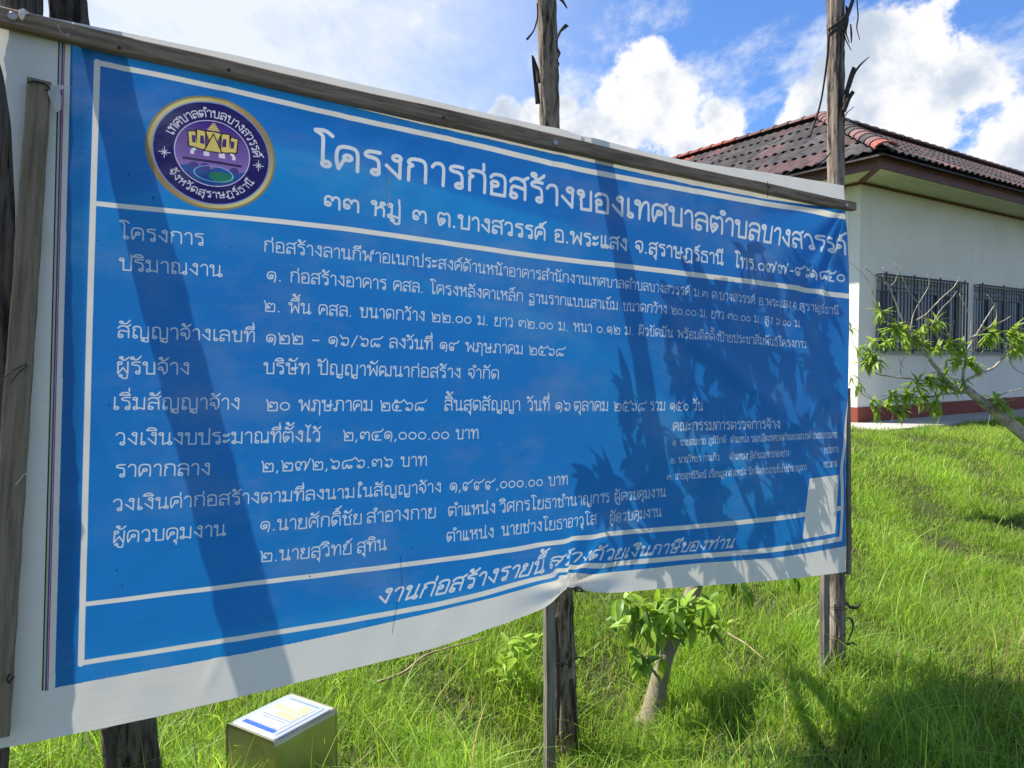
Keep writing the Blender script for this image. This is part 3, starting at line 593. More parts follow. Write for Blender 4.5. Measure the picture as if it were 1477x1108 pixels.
for (q, z0, z1) in ((0, -.035, .07), (.02, .07, .125)):
    m = MB(); boxw(m, -OH - .03 - q, LR + .6, -OH - .03 - q, -OH - q, zf + z0, zf + z1); m.build('fascia_board', MT['fascia'], H)
    m = MB(); boxw(m, -OH - .03 - q, -OH - q, -OH - q + .0015, LL + .6, zf + z0 + .002, zf + z1 - .002); m.build('fascia_board', MT['fascia'], H)
# --- roof
RW = 2.47; EAV = OH + .14; SPAN = RW + .12; zE = zf + .13; APX = at(1180, 168, 1.0); rise = 1.56
A = P3(-EAV + SPAN + .1, -EAV + SPAN + .1, 0); k = SPAN + .1
def tile_mesh(name, su, sv, mat):
    "corrugated tile: u across, v up the slope, lip at its lower edge"
    n = 13; V = []
    for v, dz in ((0, .018), (sv, .0)):
        for i in range(n):
            u = su * i / (n - 1); V.append((u, v, dz + .032 * (.5 - .5 * math.cos(2 * math.pi * 3 * i / (n - 1))) ** .8))
    V += [(x, y, z - .012) for x, y, z in V[:n]]
    Fs = [(i, i+1, n+i+1, n+i) for i in range(n-1)] + [(2*n+i, 2*n+i+1, i+1, i) for i in range(n-1)]
    me = bpy.data.meshes.new(name); me.from_pydata(V, [], Fs); me.materials.append(mat); return me
sl_ = math.hypot(k, rise); NR_ROWS = 5; ex = sl_ / NR_ROWS; TWD = .50
TM = [tile_mesh('roof_tile', TWD - .006, ex + .05, t) for t in TILE]
rnd = random.Random(5)
def place(me, name, M4, parent):
    o = bpy.data.objects.new(name, me); COL.objects.link(o); o.parent = parent
    M4 = M4.copy(); M4.translation -= parent.location; o.matrix_basis = M4; return o
def slope(U, inw, length, redcols):
    S = unit(inw * k + UPV * rise); Nn = unit(np.cross(U, S)); 
    if Nn[2] < 0: Nn = -Nn
    c0 = P3(-EAV, -EAV, zE)
    for r in range(NR_ROWS):
        x = TWD * math.floor((r * ex) * k / sl_ / TWD - .001) + (.25 if r % 2 else 0) - (TWD if r % 2 else 0)
        c = 0
        while x < length:
            x0 = x
            p = c0 + U * x0 + S * (r * ex) + Nn * (.01 + .004 * rnd.random())
            col = int(round((x0 + .0) / TWD))
            kind = 2 if (col in redcols) else (1 if rnd.random() < .3 else 0)
            if kind != 2 and rnd.random() < .02: kind = 3
            skew = rnd.uniform(-.006, .006)
            sgn = 1 if np.dot(np.cross(U, S), Nn) > 0 else -1
            X = Vector(U) if sgn > 0 else Vector(-U); pp = Vector(p) if sgn > 0 else Vector(p + U * TWD)
            Mx = Matrix((Vector(X), Vector(S + U * skew).normalized(), Vector(Nn))).transposed().to_4x4(); Mx.translation = pp
            me = TM[kind]; hn = Vector(unit(U * 1.0 - inw)); hx = Vector(c0)      # hip plane: cut the tiles that cross it
            loc = [Mx @ v.co for v in me.vertices]
            if min((q - hx).dot(hn) for q in loc) < .0:
                b = bmesh.new(); b.from_mesh(me); inv = Mx.inverted(); bmesh.ops.bisect_plane(b, geom=b.verts[:] + b.edges[:] + b.faces[:], plane_co=inv @ (hx + hn * .006), plane_no=inv.to_3x3() @ hn, clear_inner=True)
                me2 = bpy.data.meshes.new('roof_tile'); b.to_mesh(me2); b.free(); me2.materials.append(me.materials[0]); me = me2
                if not len(me.polygons): x += TWD; continue
            place(me, 'roof_tile', Mx, H); x += TWD; c += 1
slope(DL, DR, 7.9, (11, 12, 14)); slope(DR, DL, 9.2, ())
m = MB()                                             # far part of the roof and the sheet the tiles lie on
def quad(*p): m.add(list(p) + [q - UPV * .02 for q in p], [(0, 1, 2, 3), (7, 6, 5, 4), (0, 4, 5, 1), (1, 5, 6, 2), (2, 6, 7, 3), (3, 7, 4, 0)])
zR = zE + rise
quad(P3(-EAV, -EAV, zE - .02), P3(LR + .7, -EAV, zE - .02), P3(LR + .7, -EAV + k, zR - .02), P3(-EAV + k, -EAV + k, zR - .02))
quad(P3(-EAV, LL + .7, zE - .021), P3(-EAV, -EAV, zE - .021), P3(-EAV + k, -EAV + k, zR - .021), P3(-EAV + k, LL + .7, zR - .021))
quad(P3(-EAV + k, -EAV + k, zR - .022), P3(LR + .7, -EAV + k, zR - .022), P3(LR + .7, -EAV + 2*k, zE - .02), P3(-EAV + 2*k, -EAV + 2*k, zE - .02))
quad(P3(-EAV + k, -EAV + k, zR - .023), P3(-EAV + 2*k, -EAV + 2*k, zE - .024), P3(-EAV + 2*k, LL + .7, zE - .024), P3(-EAV + k, LL + .7, zR - .023))
m.build('roof_deck', TILE[0], H)
def cap_mesh(name, L_, r, mat):
    n = 9; V = []
    for y, rr in ((0, r * 1.1), (.05, r * 1.12), (.051, r), (L_, r * .94)):
        for i in range(n): V.append((rr * math.cos(math.pi * i / (n-1)), y, rr * .62 * math.sin(math.pi * i / (n-1))))
    V += [(x * .86, y, z * .8 - .004) for x, y, z in V[:n]]
    Fs = [(j*n+i, j*n+i+1, (j+1)*n+i+1, (j+1)*n+i) for j in range(3) for i in range(n-1)] + [(4*n+i, 4*n+i+1, i+1, i) for i in range(n-1)]
    me = bpy.data.meshes.new(name); me.from_pydata(V, [], Fs); me.materials.append(mat); return me
CM = [cap_mesh('ridge_tile', .36, .13, t) for t in (TILE[3], TILE[0], TILE[2], TILE[1])]
def caps(a, b, pick, lift=.045):
    e = unit(b - a); L_ = np.linalg.norm(b - a); x = unit(np.cross(e, UPV)); nn = np.cross(x, e); n = int(L_ / .3)
    for i in range(n):
        p = a + e * (.3 * i) + nn * (lift + .01); Mx = Matrix((Vector(x), Vector(e), Vector(nn))).transposed().to_4x4(); Mx.translation = Vector(p)
        place(CM[pick(i, n)], 'ridge_tile', Mx, H)
E_ = P3(-EAV, -EAV, zE); AP = P3(-EAV + k, -EAV + k, zR)
caps(E_ - unit(AP - E_) * .12, AP, lambda i, n: (2 if i == 0 else 0 if i in (1, n-1, n-2, n-3, n-4) else 1 if rnd.random() < .6 else 0))
caps(AP, P3(-EAV + k, LL * .72, zR), lambda i, n: 2 if i > 5 else (3 if rnd.random() < .5 else 0)); caps(AP, P3(LR * .8, -EAV + k, zR), lambda i, n: 3 if rnd.random() < .6 else 1)
# ---------------------------------------------------------------- the banner
def lerp_curve(pts, n):
    P = np.array([_M @ (plane(*p) - P0) for p in pts])[:, :2]
    d = np.r_[0, np.cumsum(np.linalg.norm(np.diff(P, axis=0), axis=1))]; t = np.linspace(0, d[-1], n)
    q = np.stack([np.interp(t, d, P[:, k]) for k in (0, 1)], 1)
    for _ in range(2): q[1:-1] = (q[:-2] + q[1:-1] * 2 + q[2:]) / 4
    return q
SIGN = empty('notice_banner', world(0, 1.7, 0) * (1, 1, 0), 'wide blue printed notice banner with white Thai lettering and a round emblem', 'banner')
def banner():
    nu, nv = 300, 170
    T_ = lerp_curve([(-40, -2), (0, 8), (54, 21.6), (121, 35), (200, 51), (350, 82), (500, 116.8), (600, 139.5), (700, 163), (776, 180), (815, 187), (836, 196), (860, 200), (944, 222), (1000, 234), (1100, 248), (1195, 263.6), (1217, 268)], nu)
    B_ = lerp_curve([(-45, 1092), (0, 1080), (149, 1049.5), (223, 1032.6), (338, 1003.8), (500, 961), (622, 930), (735, 890.5), (784, 871.5), (812, 860), (826, 850), (836, 852), (860, 854), (900, 853), (1000, 846), (1120, 835), (1220, 825)], nu)
    L_ = lerp_curve([(-40, -2), (-12, 50), (5, 108), (16, 180), (22, 300), (22, 400), (12, 560), (0, 720), (-14, 900), (-45, 1092)], nv)
    R_ = lerp_curve([(1217, 268), (1219, 295), (1220, 340), (1223, 560), (1221, 700), (1220, 825)], nv)
    s = np.linspace(0, 1, nu)[None, :, None]; t = np.linspace(0, 1, nv)[:, None, None]
    G = (1-t)*T_[None] + t*B_[None] + (1-s)*L_[:, None] + s*R_[:, None] - ((1-s)*(1-t)*T_[0] + s*(1-t)*T_[-1] + (1-s)*t*B_[0] + s*t*B_[-1])
    U, V = G[..., 0], G[..., 1]; s, t = s[..., 0], t[..., 0]
    def c_(x, y): return uv(x, y)
    W = .006 * np.sin(U * 5 + 1) * np.sin(V * 4) * np.sin(np.pi * t)
    W -= .035 * np.sin(np.pi * np.clip(s / .72, 0, 1)) ** 2 * t ** 2 + .02 * np.sin(np.pi * np.clip((s - .72) / .28, 0, 1)) * t ** 3       # belly between the posts
    a, b = c_(1222, 296); r = np.hypot(U - a, V - b); ph = np.arctan2(V - b, a - U)                              # pull folds at the top right corner
    W += np.sin(ph * 15 + 1.2 * np.sin(ph * 6)) * .02 * r / .3 * np.exp(-(r / .42) ** 1.6) * np.clip(ph / .2, 0, 1)
    a, b = c_(826, 850); r = np.hypot(U - a, V - b); ph = np.arctan2(b - V, U - a)                                # tuck where the wire pulls it to the middle post
    W += .05 * np.exp(-(r / .1) ** 2) + np.sin(ph * 9) * .022 * (r / .15) * np.exp(-(r / .17) ** 2)
    dd = (U - a) - .04 * np.sin((V - b) * 3); W += np.where(dd > 0, .016 * np.exp(-(dd / .09)) * np.clip((V - 1.30) / .25, 0, 1), 0)
    d = U + .28 + .05 * np.sin(V * 1.5); W += .012 * np.exp(-(d / .05) ** 2) * np.sin(V * 2.2 + .5) + .006 * np.sin(U * 55 + V * 6) * np.exp(-((U + .25) / .09) ** 2)
    for (x1, y1, x2, y2, h, w) in ((120, 560, 172, 690, .006, .02), (95, 720, 145, 820, .006, .02), (400, 880, 700, 800, .004, .05), (240, 120, 700, 250, .006, .05), (900, 400, 1180, 640, .007, .05), (1000, 700, 1210, 560, .007, .05), (840, 800, 960, 640, .006, .04)):
        p, q = np.array(uv(x1, y1)), np.array(uv(x2, y2)); e = (q - p) / np.linalg.norm(q - p); dx = (U - p[0]) * -e[1] + (V - p[1]) * e[0]; al = ((U - p[0]) * e[0] + (V - p[1]) * e[1]) / np.linalg.norm(q - p)
        W -= h * np.exp(-(dx / w) ** 2) * np.exp(-((al - .5) / .5) ** 4)
    for k_, (x1, y1, x2, y2) in enumerate(((172, 75, 230, 330), (330, 105, 300, 360), (500, 140, 520, 300), (640, 172, 700, 420), (801, 208, 760, 420), (801, 208, 900, 380), (1000, 252, 1010, 420), (60, 300, 130, 470), (55, 640, 150, 560), (40, 800, 140, 700), (830, 850, 640, 640), (826, 848, 1000, 720), (300, 980, 420, 700))):
        p, q = np.array(uv(x1, y1)), np.array(uv(x2, y2)); Ln = np.linalg.norm(q - p); e = (q - p) / Ln; dx = (U - p[0]) * -e[1] + (V - p[1]) * e[0]; al = np.clip(((U - p[0]) * e[0] + (V - p[1]) * e[1]) / Ln, -1, 2)
        ww = .012 + .03 * np.clip(al, 0, 1); W += (-1) ** k_ * .0045 * np.exp(-(dx / ww) ** 2) * np.clip(1 - al, 0, 1) * np.clip(al * 12 + 1, 0, 1)
    W += .0014 * np.sin(U * 31 + 3 * np.sin(V * 5)) * np.sin(V * 27 + 2 * np.sin(U * 7))
    bat = np.exp(-((V - np.interp(U, T_[:, 0], T_[:, 1]) - .05) / .05) ** 2); W *= (1 - .7 * bat)
    pts = P0 + E1 * U[..., None] + E2 * V[..., None] + NB * W[..., None]
    verts = pts.reshape(-1, 3); idx = np.arange(nu * nv).reshape(nv, nu)
    faces = np.stack([idx[:-1, :-1], idx[1:, :-1], idx[1:, 1:], idx[:-1, 1:]], -1).reshape(-1, 4)
    o = obj('printed_sheet', verts, faces, None, SIGN, True); me = o.data
    uvl = me.uv_layers.new(name='UVMap'); li = np.empty(len(me.loops), np.int32); me.loops.foreach_get('vertex_index', li)
    uu = np.stack([(U.reshape(-1) - U0) / (U1 - U0), 1 - (V.reshape(-1) - V0) / (V1 - V0)], 1)[li]; uvl.data.foreach_set('uv', uu.reshape(-1).astype(np.float32))
    make_print()
    im = bpy.data.images.new('banner_print', TW, TH); im.colorspace_settings.name = 'sRGB'
    px = np.ones((TH, TW, 4), np.float32); c = np.clip(img[::-1], 0, 1); px[..., :3] = np.where(c > .0031308, 1.055 * np.power(np.maximum(c, 1e-8), 1 / 2.4) - .055, c * 12.92)
    im.pixels.foreach_set(px.reshape(-1)); im.update(); im.pack()
    m = bpy.data.materials.new('printed_vinyl'); m.use_nodes = True; nt = m.node_tree; P = nt.nodes['Principled BSDF']; O = nt.nodes['Material Output']
    ti = nt.nodes.new('ShaderNodeTexImage'); ti.image = im; ti.interpolation = 'Linear'
    tc = nt.nodes.new('ShaderNodeTexCoord')
    # dust and printer banding
    mp = nt.nodes.new('ShaderNodeMapping'); mp.inputs['Scale'].default_value = (3, 900, 1); link(nt, tc.outputs['UV'], mp.inputs[0])
    n1 = nt.nodes.new('ShaderNodeTexNoise'); link(nt, mp.outputs[0], n1.inputs[0]); n1.inputs['Scale'].default_value = 1; n1.inputs['Detail'].default_value = 2
    n2 = nt.nodes.new('ShaderNodeTexNoise'); link(nt, tc.outputs['UV'], n2.inputs[0]); n2.inputs['Scale'].default_value = 7; n2.inputs['Detail'].default_value = 8; n2.inputs['Roughness'].default_value = .7
    r1 = nt.nodes.new('ShaderNodeMapRange'); link(nt, n1.outputs['Fac'], r1.inputs[0]); r1.inputs[1].default_value = .3; r1.inputs[2].default_value = .7; r1.inputs[3].default_value = .88; r1.inputs[4].default_value = .95
    hs = nt.nodes.new('ShaderNodeHueSaturation'); link(nt, ti.outputs[0], hs.inputs['Color']); link(nt, r1.outputs[0], hs.inputs['Value'])
    r2 = nt.nodes.new('ShaderNodeMapRange'); link(nt, n2.outputs['Fac'], r2.inputs[0]); r2.inputs[1].default_value = .5; r2.inputs[2].default_value = .85; r2.inputs[3].default_value = 0; r2.inputs[4].default_value = .3
    mx = nt.nodes.new('ShaderNodeMix'); mx.data_type = 'RGBA'; link(nt, r2.outputs[0], mx.inputs[0]); link(nt, hs.outputs[0], mx.inputs[6]); mx.inputs[7].default_value = (.42, .42, .4, 1)
    link(nt, mx.outputs[2], P.inputs['Base Color']); P.inputs['Roughness'].default_value = .42; P.inputs['Specular IOR Level'].default_value = .3
    tr = nt.nodes.new('ShaderNodeBsdfTranslucent'); g2 = nt.nodes.new('ShaderNodeMix'); g2.data_type = 'RGBA'; g2.blend_type = 'MULTIPLY'; g2.inputs[0].default_value = 1
    link(nt, mx.outputs[2], g2.inputs[6]); g2.inputs[7].default_value = (1.0, .95, .88, 1); link(nt, g2.outputs[2], tr.inputs[0])
    ms = nt.nodes.new('ShaderNodeMixShader'); ms.inputs[0].default_value = TRANS; link(nt, P.outputs[0], ms.inputs[1]); link(nt, tr.outputs[0], ms.inputs[2]); link(nt, ms.outputs[0], O.inputs[0])
    me.materials.append(m)
TRANS = .25
banner()
# --- battens, bolts, wires
def board(name, ctr, wpx, off, th, mat, parent, rough=.0007, extra=.0):
    "a board running along pixel points ctr in a plane parallel to the banner, wpx wide in the picture at each point"
    P = [plane(*c, off=off) for c in ctr]; n = 40
    P = np.array(P); d = np.r_[0, np.cumsum(np.linalg.norm(np.diff(P, axis=0), axis=1))]; t = np.linspace(0, d[-1], n)
    Q = np.stack([np.interp(t, d, P[:, k]) for k in range(3)], 1)
    for _ in range(3): Q[1:-1] = (Q[:-2] + Q[1:-1] * 2 + Q[2:]) / 4
    e = unit(Q[-1] - Q[0]); side = unit(np.cross(e, NB)); V = []
    hws = []
    for c, w in zip(ctr, wpx):
        a = plane(c[0], c[1], off); z = (a - CAMP)[1]; hws.append(w * z / F / 2)
    hw = np.interp(t, d, hws); ph = random.random() * 9
    for i, q in enumerate(Q):
        j1 = rough * math.sin(i * 1.3 + ph) + rough * math.sin(i * .6 + ph * 2); j2 = rough * math.cos(i * 1.7 + ph)
        ch = min(.004, th * .15)
        wl, wr = hw[i] + j1, hw[i] + j2
        for x_, z_ in ((-wl, th/2), (-wl, -th/2 + ch), (-wl + ch, -th/2), (wr - ch, -th/2), (wr, -th/2 + ch), (wr, th/2)): V.append(q + side * x_ + NB * z_)
    k = len(V) // n; Fs = [(i*k+a, i*k+(a+1) % k, (i+1)*k+(a+1) % k, (i+1)*k+a) for i in range(n-1) for a in range(k)] + [tuple(range(k))[::-1], tuple((n-1)*k + a for a in range(k))]
    M4 = Matrix((Vector(e), Vector(side), Vector(np.cross(e, side)))).transposed().to_4x4(); M4.translation = Vector(Q[0]); inv = M4.inverted()
    me = bpy.data.meshes.new(name); me.from_pydata([inv @ Vector(v) for v in V], [], [tuple(f) for f in Fs]); me.materials.append(mat)
    o = bpy.data.objects.new(name, me); COL.objects.link(o); o.parent = parent; M5 = M4.copy(); M5.translation -= parent.location; o.matrix_basis = M5; return o
tb = board('top_batten', [(-30, 17), (0, 23), (100, 50), (200, 71), (350, 105), (500, 140), (650, 171), (800, 206), (1000, 251), (1100, 271), (1200, 293), (1231, 298.5)], [26, 25, 24, 23, 22, 20.5, 21, 20.5, 14, 14, 12.5, 12], -.02, .032, MT['batten'], SIGN)
ub = board('side_batten', [(57, 118), (24, 590), (-9, 1062)], [29, 34, 40], -.022, .035, MT['upright'], SIGN)
def disc(c, r, th, mat, name, parent, ax=None):
    ax = -NB if ax is None else ax; m = MB(); m.tube([c, c + ax * th * .7, c + ax * th], [r, r, r * .6], 14); return m.build(name, mat, parent, True)
for x, y, r, nm in ((18, 24, .011, 'bolt_head'), (801, 206, .011, 'bolt_head'), (1221, 296, .012, 'bolt_head')):
    disc(plane(x, y, -.037), r, .004, MT['nail'], nm, tb)
for x, y in ((172, 69), (330, 101), (1110, 270), (640, 170)): disc(plane(x, y, -.0365), .004, .003, MT['wire'], 'nail', tb)
def wire(pts, r, name, parent, mat='wire', n=6):
    P = np.array(pts, float); d = np.r_[0, np.cumsum(np.linalg.norm(np.diff(P, axis=0), axis=1))]; t = np.linspace(0, d[-1], 8 * len(P))
    Q = np.stack([np.interp(t, d, P[:, k]) for k in range(P.shape[1])], 1)
    for _ in range(6): Q[1:-1] = (Q[:-2] + Q[1:-1] * 2 + Q[2:]) / 4
    m = MB(); m.tube(Q, r, n); return m.build(name, MT[mat], parent, True)
wire([plane(x, y, -.045) for x, y in ((40, 119), (48, 117), (64, 120), (72, 127), (70, 133), (66, 129))], .0022, 'tie_wire', ub)
wire([plane(x, y, -.05) for x, y in ((-2, 562), (2, 550), (10, 540), (24, 532), (38, 524), (40, 528), (28, 536), (16, 552))], .0013, 'tie_wire', ub)
wire([plane(x, y, -.05) for x, y in ((22, 700), (30, 690), (36, 682), (40, 690))], .001, 'thread', ub, 'rag')
wire([plane(x, y, -.05) for x, y in ((14, 972), (10, 980), (13, 986), (18, 978), (21, 976))], .002, 'tie_wire', ub)
wire([plane(x, y, -.05) for x, y in ((83, 35), (86, 44), (92, 50), (101, 49), (97, 54))], .0007, 'thread', tb, 'rag')
wire([plane(x, y, -.02) for x, y in ((578, 795), (574, 830), (565, 880), (560, 905))], 0.0012, 'thread', SIGN, 'rag')
wire([plane(x, y, -.012) for x, y in ((563, 247), (562, 262), (561, 278), (560, 300))], 0.0014, 'thread', SIGN, 'rag')
wire([plane(x, y, -.04) for x, y in ((1107, 261), (1108, 270), (1107, 285))], .0012, 'tie_wire', tb)
for k in range(9):   # knot of black wire that holds the hem to the middle post
    a = random.uniform(-.3, 1.6); r0 = random.uniform(6, 24)
    p = [(826, 850), (826 + r0 * .5 * math.cos(a), 850 - 4 + r0 * .35 * math.sin(a)), (826 + r0 * math.cos(a * .4), 850 + r0 * .25 * math.sin(a * 3)), (828, 853)]
    wire([plane(x, y, -.01 - .01 * random.random()) for x, y in p], .0014, 'tie_wire', SIGN)
wire([plane(x, y, 0) for x, y in ((829, 853), (834, 868), (842, 880), (836, 888), (831, 878), (838, 866))], .0012, 'tie_wire', SIGN)
def rag(pts, name, parent, off=-.045):
    m = MB(); C = np.array([plane(x, y, off + .006 * math.sin(i * 2.1)) for i, (x, y) in enumerate(pts)]); n = len(C)
    B2 = C + NB * .0015; m.add(list(C) + list(B2), [tuple(range(n))[::-1], tuple(range(n, 2*n))] + [(i, (i+1) % n, n+(i+1) % n, n+i) for i in range(n)]); return m.build(name, MT['rag'], parent)
rag([(27, 14), (34, 12), (43, 19), (36, 21), (33, 31), (29, 27), (26, 20)], 'cloth_scrap', tb)
rag([(71, 124), (84, 122), (103, 126), (86, 129), (89, 142), (88, 158), (82, 162), (76, 152), (69, 134)], 'cloth_scrap', ub)
rag([(838, 196), (844, 199), (842, 206), (836, 203)], 'cloth_scrap', tb, -.03)
# --- posts
def log(name, P, R, label, seed, mat, sides=36, rough=.17, group=None):
    rnd = np.random.default_rng(seed); n = 130; P = np.array(P, float); d = np.r_[0, np.cumsum(np.linalg.norm(np.diff(P, axis=0), axis=1))]; t = np.linspace(0, d[-1], n)
    Q = np.stack([np.interp(t, d, P[:, k]) for k in range(3)], 1); rr = np.interp(t, d, R)
    for _ in range(10): Q[1:-1] = (Q[:-2] + Q[1:-1] * 2 + Q[2:]) / 4
    base = empty(name, (P[0][0], P[0][1], P[0][2]), label, 'post', group); V = []
    ph = rnd.uniform(0, 6.28, 12); fr = rnd.integers(2, 13, 12); lf = rnd.uniform(-2.2, 2.2, 12); am = rnd.uniform(.3, 1, 12) / np.sqrt(fr)
    for i in range(n):
        e = unit(Q[min(i+1, n-1)] - Q[max(i-1, 0)]); a = unit(np.cross(e, [0, 1, 0])); b = np.cross(e, a)
        for k in range(sides):
            th = 2 * math.pi * k / sides
            g = sum(am[j] * math.sin(fr[j] * th + lf[j] * t[i] + ph[j] + .6 * math.sin(t[i] * 3 + j)) for j in range(12)) / 3
            g += -1.1 * max(0, math.sin(3 * th + .8 * math.sin(t[i] * 2.3 + ph[0]) + ph[2])) ** 14 - .8 * max(0, math.sin(5 * th + .7 * math.sin(t[i] * 3.1 + ph[1]))) ** 12 + .7 * max(0, math.sin(t[i] * 2.9 + ph[3]) * math.sin(2 * th + ph[4])) ** 6 + .22 * rnd.standard_normal()
            V.append(Q[i] + (a * math.cos(th) + b * math.sin(th)) * rr[i] * (1 + rough * g))
    Fs = [(i*sides+k, i*sides+(k+1) % sides, (i+1)*sides+(k+1) % sides, (i+1)*sides+k) for i in range(n-1) for k in range(sides)] + [tuple(range(sides))[::-1], tuple((n-1)*sides+k for k in range(sides))]
    obj('log', V, Fs, MT[mat], base, True); return base
def gp(x, y):  # ground under
    return np.array([x, y, float(ground(x, y)) - .05])
def pl(x, y, off): return plane(x, y, off)
def through(a, b, top=1.25):
    "post axis through two points, continued to the ground and up"
    a, b = np.array(a), np.array(b); e = (a - b) / (a[2] - b[2]); z0 = -.45; p0 = b + e * (z0 - b[2])
    z1 = a[2] + top; return [p0 + e * 0, p0 + e * .3, b, a, a + e * top]
bA = through(pl(27, 5, .05), pl(-22, 900, .1)); pA = log('timber_post', bA, [.07, .07, .065, .048, .042], 'leftmost rough timber post, leaning, half hidden past the left edge of the banner', 1, 'bark_dark')
pb1 = pl(98, 15, .09); zb = 2.5; pb2 = at(188, 1075, zb)
bB = through(pb1, pb2); pB = log('timber_post', bB, [.09, .09, .085, .045, .042], 'dark thick post under the lower left corner of the banner, leaning away', 2, 'bark_dark')
bC = through(pl(790, 60, .12), pl(815, 980, .56)); pC = log('timber_post', bC, [.055, .054, .05, .037, .035], 'middle weathered post standing between the tin and the small leafy tree', 3, 'bark')
bD = through(pl(1206, 80, .06), pl(1208, 960, .07)); pD = log('timber_post', bD, [.044, .042, .036, .04, .044], 'right-hand weathered post with peeling bark in front of the house', 4, 'bark')
def planks(base, x0, y0, x1, y1, wpx, off, name='plank'):
    board(name, [(x0, y0), ((x0+x1)/2, (y0+y1)/2), (x1, y1)], [wpx] * 3, off, .03, MT['plank'], base, .001)
planks(pC, 792, 700, 794, 1320, 16, .42); planks(pD, 1191, 600, 1189, 1010, 13, .05); planks(pD, 1221.5, 560, 1223, 828, 7, .03)
def ring(base, cx, cy, w, off, n=2, r=.0016):
    for k in range(n):
        c = plane(cx, cy + k * 3, off); z = (c - CAMP)[1]; R = w * z / F / 2
        wire([c + E1 * R * math.cos(a) + NB * R * .9 * math.sin(a) + np.array([0, 0, .012 * math.sin(a + 1)]) for a in np.linspace(0, 6.28, 14)], r, 'tie_wire', base)
ring(pC, 810, 946, 46, .52); ring(pC, 812, 1048, 48, .58); ring(pD, 1204, 868, 40, .07); ring(pD, 1205, 910, 36, .07, 1)
def bark(base, pts, w, off=.02, name='bark_strip', curl=.012, th=.0025, mat='strip'):
    P = np.array([plane(x, y, off + curl * math.sin(i * 1.4)) for i, (x, y) in enumerate(pts)]); d = np.r_[0, np.cumsum(np.linalg.norm(np.diff(P, axis=0), axis=1))]; t = np.linspace(0, d[-1], 16)
    Q = np.stack([np.interp(t, d, P[:, k]) for k in range(3)], 1)
    for _ in range(2): Q[1:-1] = (Q[:-2] + Q[1:-1] * 2 + Q[2:]) / 4
    ww = np.interp(t, d, np.array(w) * 1.15 * 2.9 / F); e = unit(Q[-1] - Q[0]); m = MB(); m.ribbon(Q, np.cross(e, NB) + NB * .3, ww, th); m.build(name, MT[mat], base, True)
S = bark
S(pD, [(1197, 40), (1194, 80), (1190, 110), (1184, 150), (1176, 175), (1168, 198)], [6, 7, 6, 5, 4, 2])
S(pD, [(1236, -15), (1228, 8), (1217, 28), (1203, 38), (1194, 44)], [8, 8, 7, 5, 2], 0)
S(pD, [(1233, -10), (1224, 20), (1213, 38), (1200, 47), (1195, 53)], [12, 10, 8, 6, 3], 0)
S(pD, [(1222, 10), (1222, 30), (1219, 45), (1225, 62)], [16, 14, 9, 2], .02)
S(pD, [(1236, 0), (1238, 25), (1235, 40), (1240, 57)], [4, 5, 4, 2], .02); S(pD, [(1227, 35), (1228, 48), (1228, 62)], [5, 9, 2], .01)
S(pD, [(1216, 40), (1220, 58), (1228, 73)], [5, 4, 1], .01)
S(pD, [(1218, 152), (1222, 130), (1228, 108), (1232, 97)], [8, 8, 7, 6], .0); S(pD, [(1217, 160), (1225, 140), (1231, 132)], [8, 7, 6], -.01)
S(pD, [(1226, 125), (1232, 105), (1242, 92), (1254, 82)], [3, 4, 3, 1], .0, mat='strip'); S(pD, [(1217, 172), (1222, 162), (1232, 154)], [1.5, 1.5, .8], .0)
S(pD, [(1198, 220), (1192, 228), (1184, 234), (1177, 238)], [2, 3, 2, 1], .01)
S(pD, [(1218, 868), (1226, 876), (1236, 877), (1244, 868)], [5, 6, 5, 1], .05); S(pD, [(1219, 890), (1228, 892), (1232, 902), (1226, 920), (1220, 930)], [3, 7, 10, 9, 3], .04)
S(pD, [(1221, 930), (1230, 927), (1238, 932)], [4, 3, 1], .04); S(pD, [(1204, 872), (1208, 892), (1213, 912), (1209, 925)], [9, 13, 12, 6], .028, mat='plank')
S(pC, [(775, 5), (776, 25), (770, 45), (760, 57)], [2, 2, 1.5, 3], .02); S(pC, [(804, -4), (812, 2), (818, 12)], [3, 5, 2], .02)
S(pC, [(802, 60), (808, 45), (818, 36)], [2, 3, 5], .02); S(pC, [(803, 68), (807, 76), (805, 84)], [3, 5, 2], .02); S(pC, [(803, 86), (806, 92), (803, 101)], [3, 3, 1], .02)
S(pC, [(776, 150), (773, 120), (770, 95), (768, 80)], [6, 5, 4, 2], .02); S(pC, [(777, 120), (775, 100), (769, 82)], [5, 4, 2], .0)
S(pC, [(806, 870), (804, 885), (798, 900), (791, 912)], [2, 2, 2, 1], .42, mat='plank'); S(pC, [(828, 950), (840, 948), (846, 958)], [2, 2, 1], .5)
S(pC, [(802, 890), (804, 930), (806, 1000), (804, 1060)], [6, 9, 9, 5], .48); S(pC, [(824, 980), (828, 1020), (830, 1070)], [8, 9, 6], .5)
S(pB, [(154, 1050), (160, 1080), (162, 1110)], [9, 10, 9], .35)
